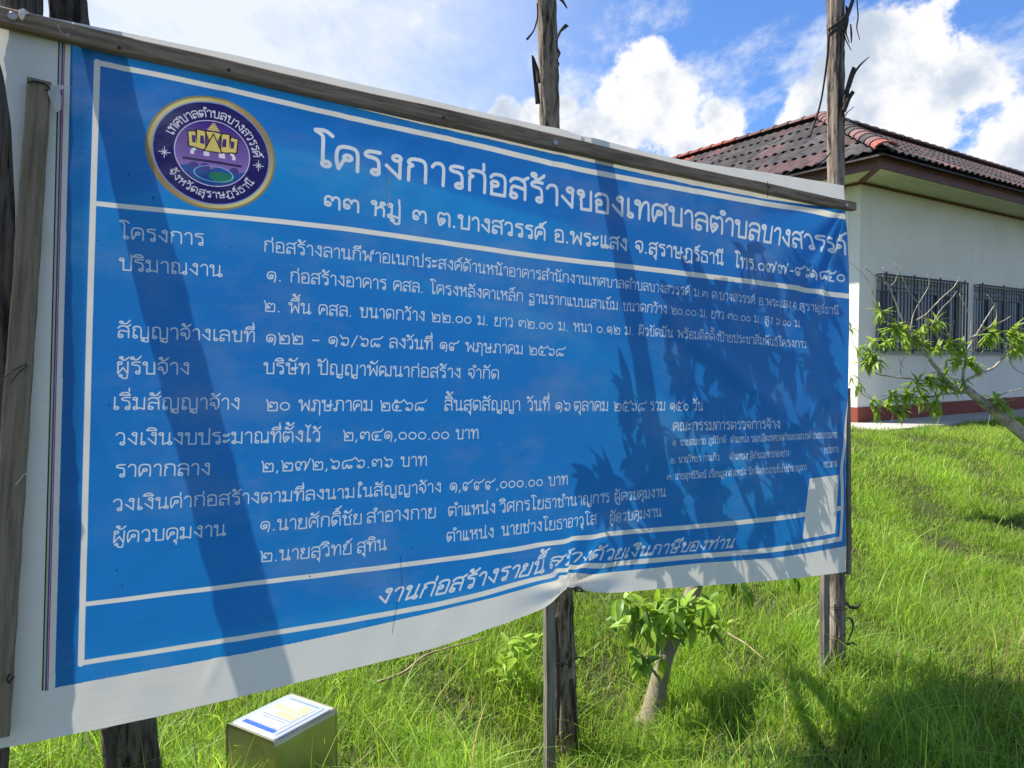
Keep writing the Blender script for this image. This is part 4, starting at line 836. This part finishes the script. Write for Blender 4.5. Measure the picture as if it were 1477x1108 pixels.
# ---------------------------------------------------------------- grass
def blades(n, X, Y, h, w, lean, seg, tint):
    "n grass blades as one strip each; returns verts, faces, colours"
    Z = ground(X, Y) - .01; th = RNG.uniform(0, 2 * np.pi, n); fa = th + RNG.normal(0, .6, n) + np.pi / 2
    dx, dy = np.cos(th), np.sin(th); wx, wy = np.cos(fa), np.sin(fa); V = []
    for k in range(seg + 1):
        t = k / seg; o = lean * h * t ** 2.0; z = h * t * (1 - .42 * np.minimum(lean, 1.5) * t * .75); ww = w * (1 - t ** 1.6) * .5 + .00025
        cx, cy = X + dx * o, Y + dy * o
        if k < seg:
            V.append(np.stack([cx - wx * ww, cy - wy * ww, Z + z], 1)); V.append(np.stack([cx + wx * ww, cy + wy * ww, Z + z], 1))
        else: V.append(np.stack([cx, cy, Z + z], 1))
    m = 2 * seg + 1; V = np.stack(V, 1).reshape(-1, 3); b = np.arange(n)[:, None] * m
    q = [b + np.array([2*k, 2*k+1, 2*k+3, 2*k+2]) for k in range(seg - 1)]; tr = b + np.array([2*seg-2, 2*seg-1, 2*seg])
    return V, (np.concatenate(q) if q else np.zeros((0, 4), int)), tr, np.repeat(tint, m, axis=0)
def patchy(X, Y, s, seed):
    r = np.random.default_rng(seed); v = 0
    for _ in range(7): a = r.uniform(0, 6.28); f = s * r.uniform(.6, 1.8); v = v + np.sin(f * (X * math.cos(a) + Y * math.sin(a)) + r.uniform(0, 6.28))
    return v / 4
def in_house(X, Y):
    q0 = (X - CRN[0]) * DR[0] + (Y - CRN[1]) * DR[1]; q1 = (X - CRN[0]) * DL[0] + (Y - CRN[1]) * DL[1]; return (q0 > -.72 + .05 * np.sin(Y * 9)) & (q1 > -.82 + .05 * np.sin(X * 7)) & (q0 < LR + .2) & (q1 < LL + .2)
def grass():
    parts = []
    def zone(y0, y1, dens, hm, wm, seg, xl, xr, seed, lean=(.35, .45)):
        area = 0; n = int(dens * (y1 - y0) * ((xl(y0) + xl(y1)) / 2 * -1 + (xr(y0) + xr(y1)) / 2))
        Y = RNG.uniform(y0, y1, n); X = xl(Y) + (xr(Y) - xl(Y)) * RNG.uniform(0, 1, n)
        tuft = patchy(X, Y, 9, 3); big = patchy(X, Y, 2.0, 4); bare = patchy(X, Y, 2.6, 17) > 1.3; keep = ((RNG.uniform(-1.5, 1.5, n) < tuft * 1.3 + .45) & ~(bare & (RNG.uniform(0, 1, n) < .55))) & ~in_house(X, Y); X, Y, tuft, big = X[keep], Y[keep], tuft[keep], big[keep]
        # gather blades into tufts
        ang = RNG.uniform(0, 6.28, len(X)); n = len(X)
        h = hm * np.exp(RNG.normal(0, .32, n)) * (1 + .32 * tuft + .22 * big); w = wm * RNG.uniform(.6, 1.35, n); ln = np.abs(RNG.normal(lean[0], lean[1], n)) + .08
        bright = RNG.uniform(.65, 1.35, n)[:, None] * (1 + .16 * big[:, None] + .12 * tuft[:, None]); mixv = RNG.uniform(0, 1, n)[:, None]
        base = np.array([[.13, .27, .024]]) * (1 - mixv) + np.array([[.3, .43, .06]]) * mixv; base = base * bright
        dry = (RNG.uniform(0, 1, n) < .06 + .07 * np.maximum(patchy(X, Y, 3.3, 8), 0) + .5 * np.exp(-((X - 2.75) ** 2 + (Y - 3.6) ** 2) / .12)); base[dry] = np.array([.34, .28, .12]) * bright[dry]
        t = np.concatenate([np.clip(base, 0, 1), np.ones((n, 1))], 1); parts.append(blades(n, X, Y, h, w, ln, seg, t))
    wide = lambda a, b: (lambda y: -a - .72 * y + 0 * y, lambda y: b + .72 * y + 0 * y)
    l, r = lambda y: -.66 * y - .4, lambda y: .80 * y + .6
    zone(2.3, 3.6, 15500, .085, .0034, 4, l, r, 1); zone(3.6, 5.2, 11500, .092, .004, 3, l, r, 2)
    zone(2.3, 5.4, 480, .2, .0055, 5, l, r, 9, (.8, .45))
    zone(2.3, 5.4, 520, .045, .013, 4, l, r, 9, (1.1, .4))
    l2, r2 = lambda y: .10 * y - .6, lambda y: .80 * y + .8
    zone(5.2, 7.4, 8200, .066, .0055, 3, l2, r2, 3); zone(7.4, 11.5, 4300, .058, .007, 2, l2, r2, 4); zone(11.5, 20, 500, .085, .014, 2, l2, r2, 5)
    zone(5.2, 9.5, 70, .13, .008, 4, l2, r2, 9, (.8, .4)); zone(5.2, 9, 200, .05, .018, 3, l2, r2, 9, (1.0, .4))
    zone(5.2, 14, 500, .12, .014, 2, lambda y: -.75 * y - 1, l2, 6)
    zone(.6, 2.3, 900, .13, .006, 3, lambda y: -2.6 - 0 * y, lambda y: 3.4 + 0 * y, 7)
    for (cx, cy, sx, sy, n, hm) in ((-.86, 2.18, .2, .1, 420, .2), (-.52, 2.25, .12, .16, 300, .19), (.42, 3.3, .14, .14, 300, .15), (.68, 3.3, .15, .12, 300, .13), (1.5, 3.5, .14, .12, 380, .15)):   # unmown tufts round the tin, the posts and the little tree
        X = RNG.normal(cx, sx, n); Y = RNG.normal(cy, sy, n); br = RNG.uniform(.7, 1.3, n)[:, None]; mv = RNG.uniform(0, 1, n)[:, None]
        t = np.concatenate([(np.array([[.13, .27, .024]]) * (1 - mv) + np.array([[.3, .43, .06]]) * mv) * br, np.ones((n, 1))], 1)
        parts.append(blades(n, X, Y, hm * np.exp(RNG.normal(0, .3, n)), .0045 * RNG.uniform(.6, 1.3, n), np.abs(RNG.normal(.5, .4, n)) + .1, 4, t))
    V, Q, T_, C, off = [], [], [], [], 0
    for v, q, t, c in parts: V.append(v); Q.append(q + off); T_.append(t + off); C.append(c); off += len(v)
    V, Q, T_, C = map(np.concatenate, (V, Q, T_, C)); me = bpy.data.meshes.new('grass'); nq, nt_ = len(Q), len(T_)
    me.vertices.add(len(V)); me.vertices.foreach_set('co', V.astype(np.float32).reshape(-1))
    me.loops.add(nq * 4 + nt_ * 3); me.loops.foreach_set('vertex_index', np.concatenate([Q.reshape(-1), T_.reshape(-1)]).astype(np.int32))
    me.polygons.add(nq + nt_); me.polygons.foreach_set('loop_start', np.concatenate([np.arange(nq) * 4, nq * 4 + np.arange(nt_) * 3]).astype(np.int32))
    me.polygons.foreach_set('loop_total', np.concatenate([np.full(nq, 4), np.full(nt_, 3)]).astype(np.int32))
    me.update(calc_edges=True); a = me.color_attributes.new('tint', 'FLOAT_COLOR', 'POINT'); a.data.foreach_set('color', C.astype(np.float32).reshape(-1)); me.materials.append(MT['grass'])
    o = bpy.data.objects.new('grass', me); COL.objects.link(o); tag(o, 'thick green lawn of uneven blades around the posts and up to the house', 'grass', kind='stuff'); print('grass tris', nq * 2 + nt_)
grass()
# ---------------------------------------------------------------- leaves
def leaf_mesh(name, L_, w, mat, droop=.5, fold=.35, seed=0, wav=.0):
    r = random.Random(seed); n = 7; V = []; Fs = []
    for i in range(n + 1):
        t = i / n; ww = w * .5 * (math.sin(math.pi * min(1, t ** .72 * .985 + .01)) ** .85) * (1 + .1 * r.uniform(-1, 1)); y = L_ * (t - .12 * droop * t * t); z = -L_ * droop * t * t * .55
        V += [(-ww, y, z + ww * fold + wav * r.uniform(-1, 1)), (0, y, z), (ww, y, z + ww * fold + wav * r.uniform(-1, 1))]
    for i in range(n): Fs += [(3*i, 3*i+1, 3*i+4, 3*i+3), (3*i+1, 3*i+2, 3*i+5, 3*i+4)]
    me = bpy.data.meshes.new(name); me.from_pydata(V, [], Fs); me.shade_smooth(); me.materials.append(mat); return me
BROAD = [leaf_mesh('leaf', .12, .042, MT['leaf'], d, f, i, .002) for i, (d, f) in enumerate(((.3, .3), (.7, .4), (1.1, .25), (.5, .15)))]
LONG = [leaf_mesh('leaf', .17, .036, MT['leaf_tree'], d, f, i + 9, .002) for i, (d, f) in enumerate(((.5, .35), (.9, .3), (1.3, .4), (.2, .3)))]
SAP = [leaf_mesh('leaf', .12, .045, MT['leaf_bright'], d, f, i + 30, .002) for i, (d, f) in enumerate(((.3, .3), (.7, .4), (1.0, .25)))]
YEL = leaf_mesh('leaf', .11, .05, MT['leaf_yellow'], .6, .3, 3)
def orient(p, d, roll, s):
    d = Vector(d).normalized(); up = Vector((0, 0, 1)); x = d.cross(up)
    if x.length < .01: x = Vector((1, 0, 0))
    x.normalize(); z = x.cross(d); M4 = Matrix((x, d, z)).transposed().to_4x4() @ Matrix.Rotation(roll, 4, 'Y') @ Matrix.Diagonal((s, s, s, 1)); M4.translation = Vector(p); return M4
class Plant:
    def __init__(s, name, loc, label, cat, group=None):
        s.o = empty(name, tuple(loc), label, cat, group); s.n = 0; s.rest = []; s.r = random.Random(int(abs(loc[0]) * 1000) + 3)
    def branch(s, pts, rad, name='branch', mat='twig', n=7, smooth=True):
        P = np.array(pts, float)
        if smooth and len(P) > 2:
            d = np.r_[0, np.cumsum(np.linalg.norm(np.diff(P, axis=0), axis=1))]; t = np.linspace(0, d[-1], 6 * len(P)); Q = np.stack([np.interp(t, d, P[:, k]) for k in range(3)], 1); R = np.interp(t, d, rad)
            for _ in range(5): Q[1:-1] = (Q[:-2] + Q[1:-1] * 2 + Q[2:]) / 4
            Q[1:-1] += np.array([[s.r.uniform(-1, 1) for _ in range(3)] for _ in range(len(Q) - 2)]) * R[1:-1, None] * (.04 if n >= 10 else .25)
            P, rad = Q, R
        m = MB(); m.tube(P, rad, n); return m.build(name, MT[mat], s.o, True)
    def leaf(s, mesh, p, d, roll, sc):
        M4 = orient(p, d, roll, sc)
        if s.n < 290: place(mesh, 'leaf', M4, s.o); s.n += 1
        else: s.rest.append((mesh, M4))
    def whorl(s, p, d, n, meshes, sc, spread=1.0, droop=.25):
        p = np.asarray(p, float); d = unit(d); a = unit(np.cross(d, [.3, .2, 1])); b = np.cross(d, a); r0 = s.r.uniform(0, 6)
        for i in range(n):
            th = r0 + i * 2.4; k = s.r.uniform(.35, 1) * spread; dd = d * s.r.uniform(.35, .9) + (a * math.cos(th) + b * math.sin(th)) * k - np.array([0, 0, droop * s.r.uniform(.3, 1.6)])
            s.leaf(s.r.choice(meshes), p - d * s.r.uniform(0, .06) , dd, s.r.uniform(-.5, .5), sc * s.r.uniform(.7, 1.15))
    def finish(s):
        if not s.rest: return
        V, Fs = [], []; mat = None
        for me, M4 in s.rest:
            if me is YEL: continue
            k = len(V); M4 = M4.copy(); V += [tuple(M4 @ v.co) for v in me.vertices]; Fs += [tuple(i + k for i in p.vertices) for p in me.polygons]; mat = me.materials[0]
        o = obj('foliage', V, Fs, mat, s.o, True); tag(o, kind='stuff')
def Q3(x, y, Y): return at(x, y, Y)
# --- small leafy tree behind the right half of the banner: its crown throws the leaf shadows
b0 = on_ground(940, 1042); YT = b0[1]
T1 = Plant('young_tree', b0, 'young leafy tree with pale leaning trunk behind the right half of the banner', 'tree')
T1.branch([b0 - [.02, 0, .12], b0 + [-.004, 0, .0], b0 + [.01, 0, .07], Q3(950, 985, YT + .01), Q3(960, 945, YT + .02), Q3(980, 900, YT + .05), Q3(1001, 850, YT + .1), Q3(1012, 790, YT + .18)], [.09, .076, .055, .043, .039, .04, .038, .036], 'trunk', 'trunk', 12)
trunk_top = Q3(1012, 790, YT + .18)
S_ = np.array(SUNV)
def caster(x, y, t): return plane(x, y) + S_ * t
def limb(pxs, r0, r1, start=trunk_top):
    P = [start] + [caster(*q) for q in pxs]; T1.branch(P, np.linspace(r0, r1, len(P)), 'branch', 'trunk', 8); return P
limbs = [limb([(950, 800, .62), (935, 700, .62), (945, 620, .6), (925, 540, .55), (905, 440, .5)], .028, .012), limb([(1010, 760, .72), (1040, 660, .75), (1060, 560, .7), (1080, 470, .62)], .026, .008),
         limb([(1060, 790, .7), (1120, 720, .74), (1160, 640, .7), (1185, 540, .62)], .022, .006), limb([(990, 740, .55), (960, 740, .5), (900, 700, .45)], .016, .005), limb([(1040, 640, .8), (1000, 560, .75), (980, 480, .7), (1000, 420, .6)], .014, .005)]
spots = [(845, 690, .42), (862, 720, .45), (880, 700, .4), (905, 600, .45), (915, 640, .5), (935, 600, .5), (900, 560, .45), (930, 720, .5), (960, 690, .5), (900, 760, .45), (950, 800, .55), (870, 790, .4),
         (960, 500, .55), (985, 540, .6), (1000, 470, .6), (1030, 430, .55), (1060, 420, .5), (1010, 600, .65), (1045, 520, .6), (1090, 480, .6), (1120, 430, .5), (1130, 520, .6), (1170, 470, .55), (1195, 430, .5), (1200, 520, .55),
         (1060, 600, .65), (1100, 580, .65), (1150, 600, .6), (1190, 610, .6), (1080, 680, .65), (1130, 680, .65), (1180, 690, .6), (1020, 700, .6), (1050, 760, .6), (1100, 760, .65), (1150, 770, .6), (1190, 780, .55), (1000, 800, .55), (1040, 820, .5), (1090, 820, .55), (1150, 825, .5), (980, 640, .6), (1205, 360, .4), (1160, 380, .45), (1085, 360, .4), (1120, 845, .5), (1070, 845, .5)]
_rr = random.Random(21)
spots += [(_rr.uniform(960, 1215), _rr.uniform(400, 830), _rr.uniform(.45, .75)) for _ in range(80)] + [(_rr.uniform(870, 960), _rr.uniform(640, 800), _rr.uniform(.4, .55)) for _ in range(6)]
# leaves seen hanging under the hem come first so that they stay single parts
for (x, y, dy, n, s) in ((925, 885, -.05, 9, 1.15), (950, 868, .0, 10, 1.15), (985, 872, .02, 10, 1.15), (1010, 885, .05, 9, 1.1), (960, 890, -.06, 9, 1.1), (1030, 880, .08, 6, 1.1), (935, 868, .03, 6, 1.1), (1000, 905, .02, 6, 1.0), (915, 872, -.12, 9, 1.0), (910, 900, -.12, 6, .95), (940, 905, -.12, 7, .95), (970, 862, -.1, 9, 1.0), (1022, 868, -.02, 8, 1.0), (960, 912, -.1, 5, .9), (905, 862, -.15, 8, 1.0), (920, 930, -.12, 5, .9), (975, 905, -.12, 7, 1.0), (990, 890, -.14, 8, 1.0), (1000, 865, -.12, 8, 1.0), (945, 890, -.2, 8, 1.0), (1030, 900, -.05, 5, .9), (930, 870, -.2, 8, 1.0), (965, 880, -.22, 8, 1.0)):
    T1.whorl(Q3(x, y, YT - .02 + dy), (T1.r.uniform(-.5, .5), T1.r.uniform(-.6, .2), .25), int(n * 1.35), BROAD + SAP + SAP, s * .84, 1.1, .6)
T1.branch([Q3(962, 945, YT), Q3(952, 920, YT - .04), Q3(948, 885, YT - .05)], [.012, .01, .006], 'branch', 'trunk'); T1.branch([Q3(980, 900, YT + .04), Q3(990, 885, YT), Q3(985, 862, YT)], [.012, .01, .006], 'branch', 'trunk')
for (x, y, n, s) in ((925, 948, 6, .95), (950, 950, 5, .85), (917, 955, 3, .8)): T1.whorl(Q3(x, y, YT - .12), (-.4, -.5, .3), n + 2, SAP + BROAD, s * .85, 1.1, .5)
T1.branch([Q3(955, 985, YT), Q3(938, 962, YT - .1), Q3(926, 945, YT - .13)], [.008, .006, .004], 'branch', 'trunk')
for (x, y, Y, n) in ((1055, 838, YT + .3, 5), (1078, 848, YT + .35, 5), (1070, 840, YT + .3, 4)): T1.whorl(Q3(x, y, Y), (.2, -.2, -.6), n, BROAD, 1.1, .8, .8)
T1.whorl(Q3(1150, 838, YT + .5), (.2, -.2, -.6), 4, BROAD, .9, .8, .8)
pool = np.array([q for L_ in limbs for q in L_[1:]])
lit = [Q3(x, y, YT - .05) for x, y in ((925, 885), (950, 868), (985, 872), (1010, 885), (925, 948), (935, 905), (915, 872), (960, 912), (1022, 868), (1000, 905))]
for (x, y, t) in spots:
    p = caster(x, y, t)
    if min(np.linalg.norm((p - q) - S_ * max(0, (p - q) @ S_)) for q in lit) < .15: continue
    j = np.argmin(np.linalg.norm(pool - p, axis=1)); T1.branch([pool[j], (pool[j] + p) / 2 + [0, 0, .03], p], [.005, .004, .0025], 'twig', 'trunk', 5)
    T1.whorl(p, p - pool[j] + [0, 0, .05], T1.r.choice((8, 10, 12)), BROAD, T1.r.choice((.55, .7, .85, 1.0)), 1.0, .6)
T1.finish()
# --- tree leaning in from the right in front of the house
YH = 6.6
b1 = on_ground(1500, 668); YH = b1[1] - 1.4
base = np.array([at(1560, 690, YH)[0], YH, 0]); base[2] = ground(base[0], base[1])
T2 = Plant('leaning_tree', base, 'slim pale half-bare tree leaning across the barred windows of the house', 'tree')
def h(x, y, d=0): return Q3(x, y, YH + d)
T2.branch([base - [0, 0, .05], h(1530, 672), h(1477, 628), h(1440, 597), h(1420, 582), h(1400, 567), h(1393, 560)], [.06, .052, .047, .042, .038, .032, .03], 'trunk', 'twig', 10)
def br(pts, r0, r1=.004, name='branch', mat='twig'): T2.branch([h(*p) for p in pts], np.linspace(r0, r1, len(pts)) * .85, name, mat, 6)
br([(1398, 566), (1380, 562), (1367, 553), (1350, 530), (1337, 512), (1322, 495), (1316, 488)], .024, .012); br([(1316, 488), (1300, 470), (1283, 458), (1268, 445), (1262, 430), (1256, 415)], .012, .004)
br([(1395, 562), (1388, 545), (1392, 525), (1395, 505)], .016, .01); br([(1395, 548), (1415, 538), (1435, 530), (1448, 515), (1452, 495)], .014, .008); br([(1395, 505), (1410, 480), (1425, 455), (1436, 438)], .009, .004)
br([(1400, 488), (1430, 470), (1450, 462), (1458, 456)], .008, .003); br([(1425, 475), (1438, 460), (1437, 445), (1432, 435), (1424, 425)], .007, .004)
br([(1322, 462), (1335, 455), (1358, 430), (1377, 414), (1384, 400)], .008, .004); br([(1343, 470), (1358, 445), (1372, 432), (1380, 420)], .006, .003); br([(1358, 490), (1340, 475), (1332, 455), (1325, 445)], .009, .005)
br([(1373, 488), (1350, 475), (1334, 455)], .009, .005); br([(1316, 488), (1300, 458), (1290, 430), (1282, 412), (1272, 400), (1274, 385)], .009, .003); br([(1275, 408), (1285, 413), (1292, 405), (1297, 388)], .005, .002)
br([(1325, 438), (1310, 420), (1302, 400), (1290, 380)], .005, .002, 'twig'); br([(1400, 566), (1370, 567), (1330, 575), (1290, 570), (1265, 580)], .012, .004); br([(1380, 560), (1340, 550), (1300, 545), (1260, 540), (1235, 505)], .012, .004)
br([(1265, 580), (1245, 570), (1232, 555), (1225, 540)], .005, .002, 'twig'); br([(1262, 430), (1250, 400), (1226, 378)], .004, .0015, 'twig'); br([(1248, 386), (1262, 398), (1275, 408)], .004, .002, 'twig'); br([(1300, 545), (1298, 525), (1308, 512)], .005, .002, 'twig'); br([(1302, 530), (1296, 516)], .004, .002, 'twig')
br([(1430, 590), (1435, 575), (1450, 566), (1477, 560), (1500, 550)], .008, .003); br([(1452, 500), (1460, 530), (1477, 540), (1495, 548)], .005, .003); br([(1500, 660), (1540, 560), (1520, 500), (1480, 460), (1465, 470)], .02, .008); br([(1384, 424), (1395, 445), (1402, 470), (1398, 490)], .004, .002, 'twig')
br([(1312, 480), (1318, 450), (1342, 410), (1338, 395)], .006, .002, 'twig'); br([(1372, 480), (1370, 470), (1362, 462)], .003, .0015, 'twig'); br([(1372, 480), (1376, 462)], .003, .0015, 'twig'); br([(1236, 505), (1228, 490), (1226, 470)], .003, .0015, 'twig')
for (x, y, n, s, d) in ((1270, 448, 6, .7, 0), (1290, 470, 9, .85, 0), (1280, 490, 8, .85, .05), (1305, 478, 9, .8, -.05), (1320, 482, 8, .8, 0), (1340, 470, 6, .7, 0), (1351, 462, 7, .75, 0), (1310, 492, 7, .8, .1), (1260, 492, 4, .7, 0),
                       (1255, 510, 9, .8, 0), (1248, 520, 8, .75, .05), (1265, 518, 7, .75, -.05), (1243, 500, 4, .6, 0), (1335, 495, 7, .75, 0), (1355, 500, 6, .75, .05), (1372, 492, 8, .8, 0), (1385, 500, 7, .75, -.05), (1380, 515, 8, .8, 0), (1400, 520, 8, .8, 0), (1408, 528, 6, .75, .05),
                       (1430, 480, 9, .85, 0), (1425, 488, 5, .7, .05), (1460, 478, 9, .9, 0), (1465, 498, 8, .85, 0), (1474, 486, 8, .85, .05), (1340, 545, 9, .85, 0), (1355, 548, 9, .85, .05), (1325, 552, 8, .8, 0), (1310, 565, 9, .85, 0), (1330, 572, 8, .85, .05), (1350, 575, 7, .8, 0), (1290, 568, 8, .75, 0), (1285, 582, 8, .75, .05),
                       (1300, 590, 8, .8, 0), (1265, 590, 6, .7, 0), (1262, 575, 5, .6, 0), (1365, 540, 7, .8, .05), (1375, 555, 5, .75, 0), (1385, 548, 4, .7, 0), (1440, 575, 7, .8, -.05), (1448, 582, 6, .8, 0), (1350, 590, 3, .6, 0), (1238, 555, 3, .6, 0), (1228, 470, 3, .5, 0), (1232, 540, 3, .5, 0)):
    T2.whorl(h(x, y, d), (T2.r.uniform(-.7, .5), -.4, T2.r.uniform(0, .7)), int(n * 2.7), LONG, s * .98, 1.0, .5)
for x, y in ((1288, 472), (1294, 475), (1282, 478), (1440, 590)): T2.leaf(YEL, h(x, y, -.1), (-.4, -.3, -.6), .3, .9)
T2.finish()
# --- low weeds
def weed(x, y, label, cl, mesh, s, stems):
    g0 = on_ground(x, y); w = Plant('weed', g0, label, 'plant', None); Y = g0[1]
    for pts, r in stems: w.branch([Q3(a, b, Y) for a, b in pts], np.linspace(r, .0012, len(pts)), 'stem', 'drystem', 5)
    for (a, b, n, sc) in cl: w.whorl(Q3(a, b, Y), (w.r.uniform(-.5, .5), -.3, .8), n, mesh, s * sc, 1.0, .3)
    w.finish(); return w
weed(735, 1010, 'bright yellow-green sapling on a crooked dry stem left of the middle post', [(735, 925, 5, 1), (742, 945, 6, 1), (728, 950, 5, .9), (722, 962, 5, .9), (745, 962, 4, .8), (768, 935, 4, .8), (775, 915, 4, .8), (758, 920, 4, .7), (740, 975, 4, .8)], SAP, .8,
     [([(735, 1012), (740, 985), (735, 955), (742, 930)], .003), ([(735, 955), (755, 940), (776, 920)], .002), ([(690, 1010), (688, 1000), (692, 980), (700, 962)], .003)])
weed(868, 985, 'thin weed with dark drooping leaves just right of the middle post', [(872, 890, 4, .8), (884, 888, 4, .8), (864, 920, 3, .7), (888, 905, 3, .6)], BROAD, .8, [([(868, 990), (870, 940), (868, 890), (872, 862)], .0025), ([(870, 930), (882, 905), (884, 885)], .002)])
weed(1040, 975, 'pale spindly weed in the shade right of the small tree', [(1058, 890, 3, .6), (1040, 900, 3, .5)], SAP, .6, [([(1046, 985), (1050, 940), (1062, 890), (1056, 862)], .003), ([(1050, 940), (1038, 900)], .0015)])
def stick(pts, r, label, name='fallen_twig'):
    P = [on_ground(x, y) + np.array([0, 0, dz]) for x, y, dz in pts]; m = MB(); P = np.array(P); d = np.r_[0, np.cumsum(np.linalg.norm(np.diff(P, axis=0), axis=1))]; t = np.linspace(0, d[-1], 24); Q = np.stack([np.interp(t, d, P[:, k]) for k in range(3)], 1)
    for _ in range(4): Q[1:-1] = (Q[:-2] + Q[1:-1] * 2 + Q[2:]) / 4
    m.tube(Q, np.linspace(r, r * .35, 24), 6); tag(m.build(name, MT['drystem'], None, True, origin=tuple(Q[0])), label, 'twig')
stick([(545, 1015, .1), (585, 1010, .13), (610, 992, .16), (650, 985, .18), (700, 975, .2)], .007, 'long crooked dry twig lying over the grass between the tin and the middle post')
stick([(300, 1052, .05), (318, 1035, .13), (325, 1022, .17)], .006, 'short pale broken twig standing by the left corner of the tin')
stick([(345, 1018, .12), (362, 1015, .14), (372, 1022, .1)], .008, 'pale curved stick lying behind the tin under the banner hem')
stick([(645, 1072, .04), (665, 1052, .08), (684, 1035, .1)], .005, 'thin dry twig in the grass in front of the long crooked one')
stick([(1050, 935, .08), (1075, 950, .08), (1105, 968, .05)], .006, 'dry straw-coloured twig in the grass behind the small tree')
# ---------------------------------------------------------------- the oil tin lying in the grass
def tin():
    zt = .0; hgt = .25
    c = at(397, 1070, 1.0); 
    def top(x, y, z): r = ray(x, y); return CAMP + r * ((z - EYE) / r[2])
    ztop = .27
    n0, l0, r0 = top(397, 1071, ztop), top(325, 1042, ztop), top(483, 1021, ztop)
    ax = unit(l0 - n0); ay = r0 - n0; ay = unit(ay - ax * (ay @ ax)); w = np.linalg.norm(l0 - n0); L_ = np.linalg.norm(r0 - n0)
    up = np.array([0, 0, 1.0]); cen = n0 + ax * w / 2 + ay * L_ / 2; cen[2] = 0; g0 = float(ground(cen[0], cen[1])); hgt = ztop - g0 + .02
    o = empty('oil_tin', (cen[0], cen[1], g0), 'square gold metal oil tin with white printed face lying in the grass', 'tin'); C = np.array([cen[0], cen[1], 0])
    def P(a, b, z): return C + ax * a + ay * b + up * z
    def rounded(hx, hy, r, n=5):
        out = []
        for sx, sy, a0 in ((1, 1, 0), (-1, 1, 90), (-1, -1, 180), (1, -1, 270)):
            for i in range(n + 1): t = math.radians(a0 + 90 * i / n); out.append((sx * (hx - r) + r * math.cos(t), sy * (hy - r) + r * math.sin(t)))
        return out
    hx, hy = w / 2, L_ / 2
    # the body is a box with rounded long edges; its end faces look towards and away from the camera
    m = MB(); prof = []
    zc = (ztop + ztop - hgt) / 2; hz = hgt / 2; R = rounded(hx, hz, .02)
    rings = [(-hy + .003, .985), (-hy, 1.0), (-hy + .006, 1.0), (-hy + .007, .985), (hy - .007, .985), (hy - .006, 1.0), (hy, 1.0), (hy - .003, .985)]
    V = [P(a * s, b, zc + z * s) for b, s in rings for a, z in R]; n = len(R)
    F_ = [(j*n+i, j*n+(i+1) % n, (j+1)*n+(i+1) % n, (j+1)*n+i) for j in range(len(rings)-1) for i in range(n)] + [tuple(range(n))[::-1], tuple((len(rings)-1)*n+i for i in range(n))]
    m.add(V, F_); m.build('body', MT['tin_gold'], o)
    for q, z in ((.92, .0015), (.80, .004)):   # pressed steps on the upper face
        m = MB(); hx2, hy2 = hx * q - .004, hy * (1 - (1 - q) * .72) - .004; R2 = rounded(hx2, hy2, .016); R3 = rounded(hx2 - .004, hy2 - .004, .014); k = len(R2)
        z0 = ztop - .0015 if q > .9 else ztop + .001
        V = [P(a, b, z0) for a, b in R2] + [P(a, b, ztop + z) for a, b in R3]
        m.add(V, [(i, (i+1) % k, k+(i+1) % k, k+i) for i in range(k)] + [tuple(range(k, 2*k))]); m.build('pressed_panel', MT['tin_white'], o)
    def pr(a0, a1, b0, b1, mat, name, z=.0048):
        m = MB(); V = [P(a, b, ztop + z) for a, b in ((a0*hx, b0*hy), (a1*hx, b0*hy), (a1*hx, b1*hy), (a0*hx, b1*hy))]; V += [v - up * .0006 for v in V]
        m.add(V, [(0, 1, 2, 3), (7, 6, 5, 4), (0, 4, 5, 1), (1, 5, 6, 2), (2, 6, 7, 3), (3, 7, 4, 0)]); m.build(name, MT[mat], o)
    pr(-.62, .62, -.78, -.64, 'blue_print', 'printed_band'); pr(-.6, .6, -.6, .62, 'pale_print', 'printed_label'); pr(-.56, .2, -.12, .1, 'yellow_print', 'printed_field', .0056); pr(-.56, .56, .16, .34, 'yellow_print', 'printed_field', .0056); pr(-.5, -.2, .34, .6, 'yellow_print', 'printed_field', .0056)
    pr(-.58, .56, -.2, -.18, 'grey_print', 'printed_line', .0056); pr(-.6, .56, .7, .735, 'grey_print', 'printed_line'); pr(-.5, .4, -.3, -.285, 'grey_print', 'printed_line', .0056); pr(-.5, .3, .24, .27, 'pale_print', 'printed_line', .0062)
tin()
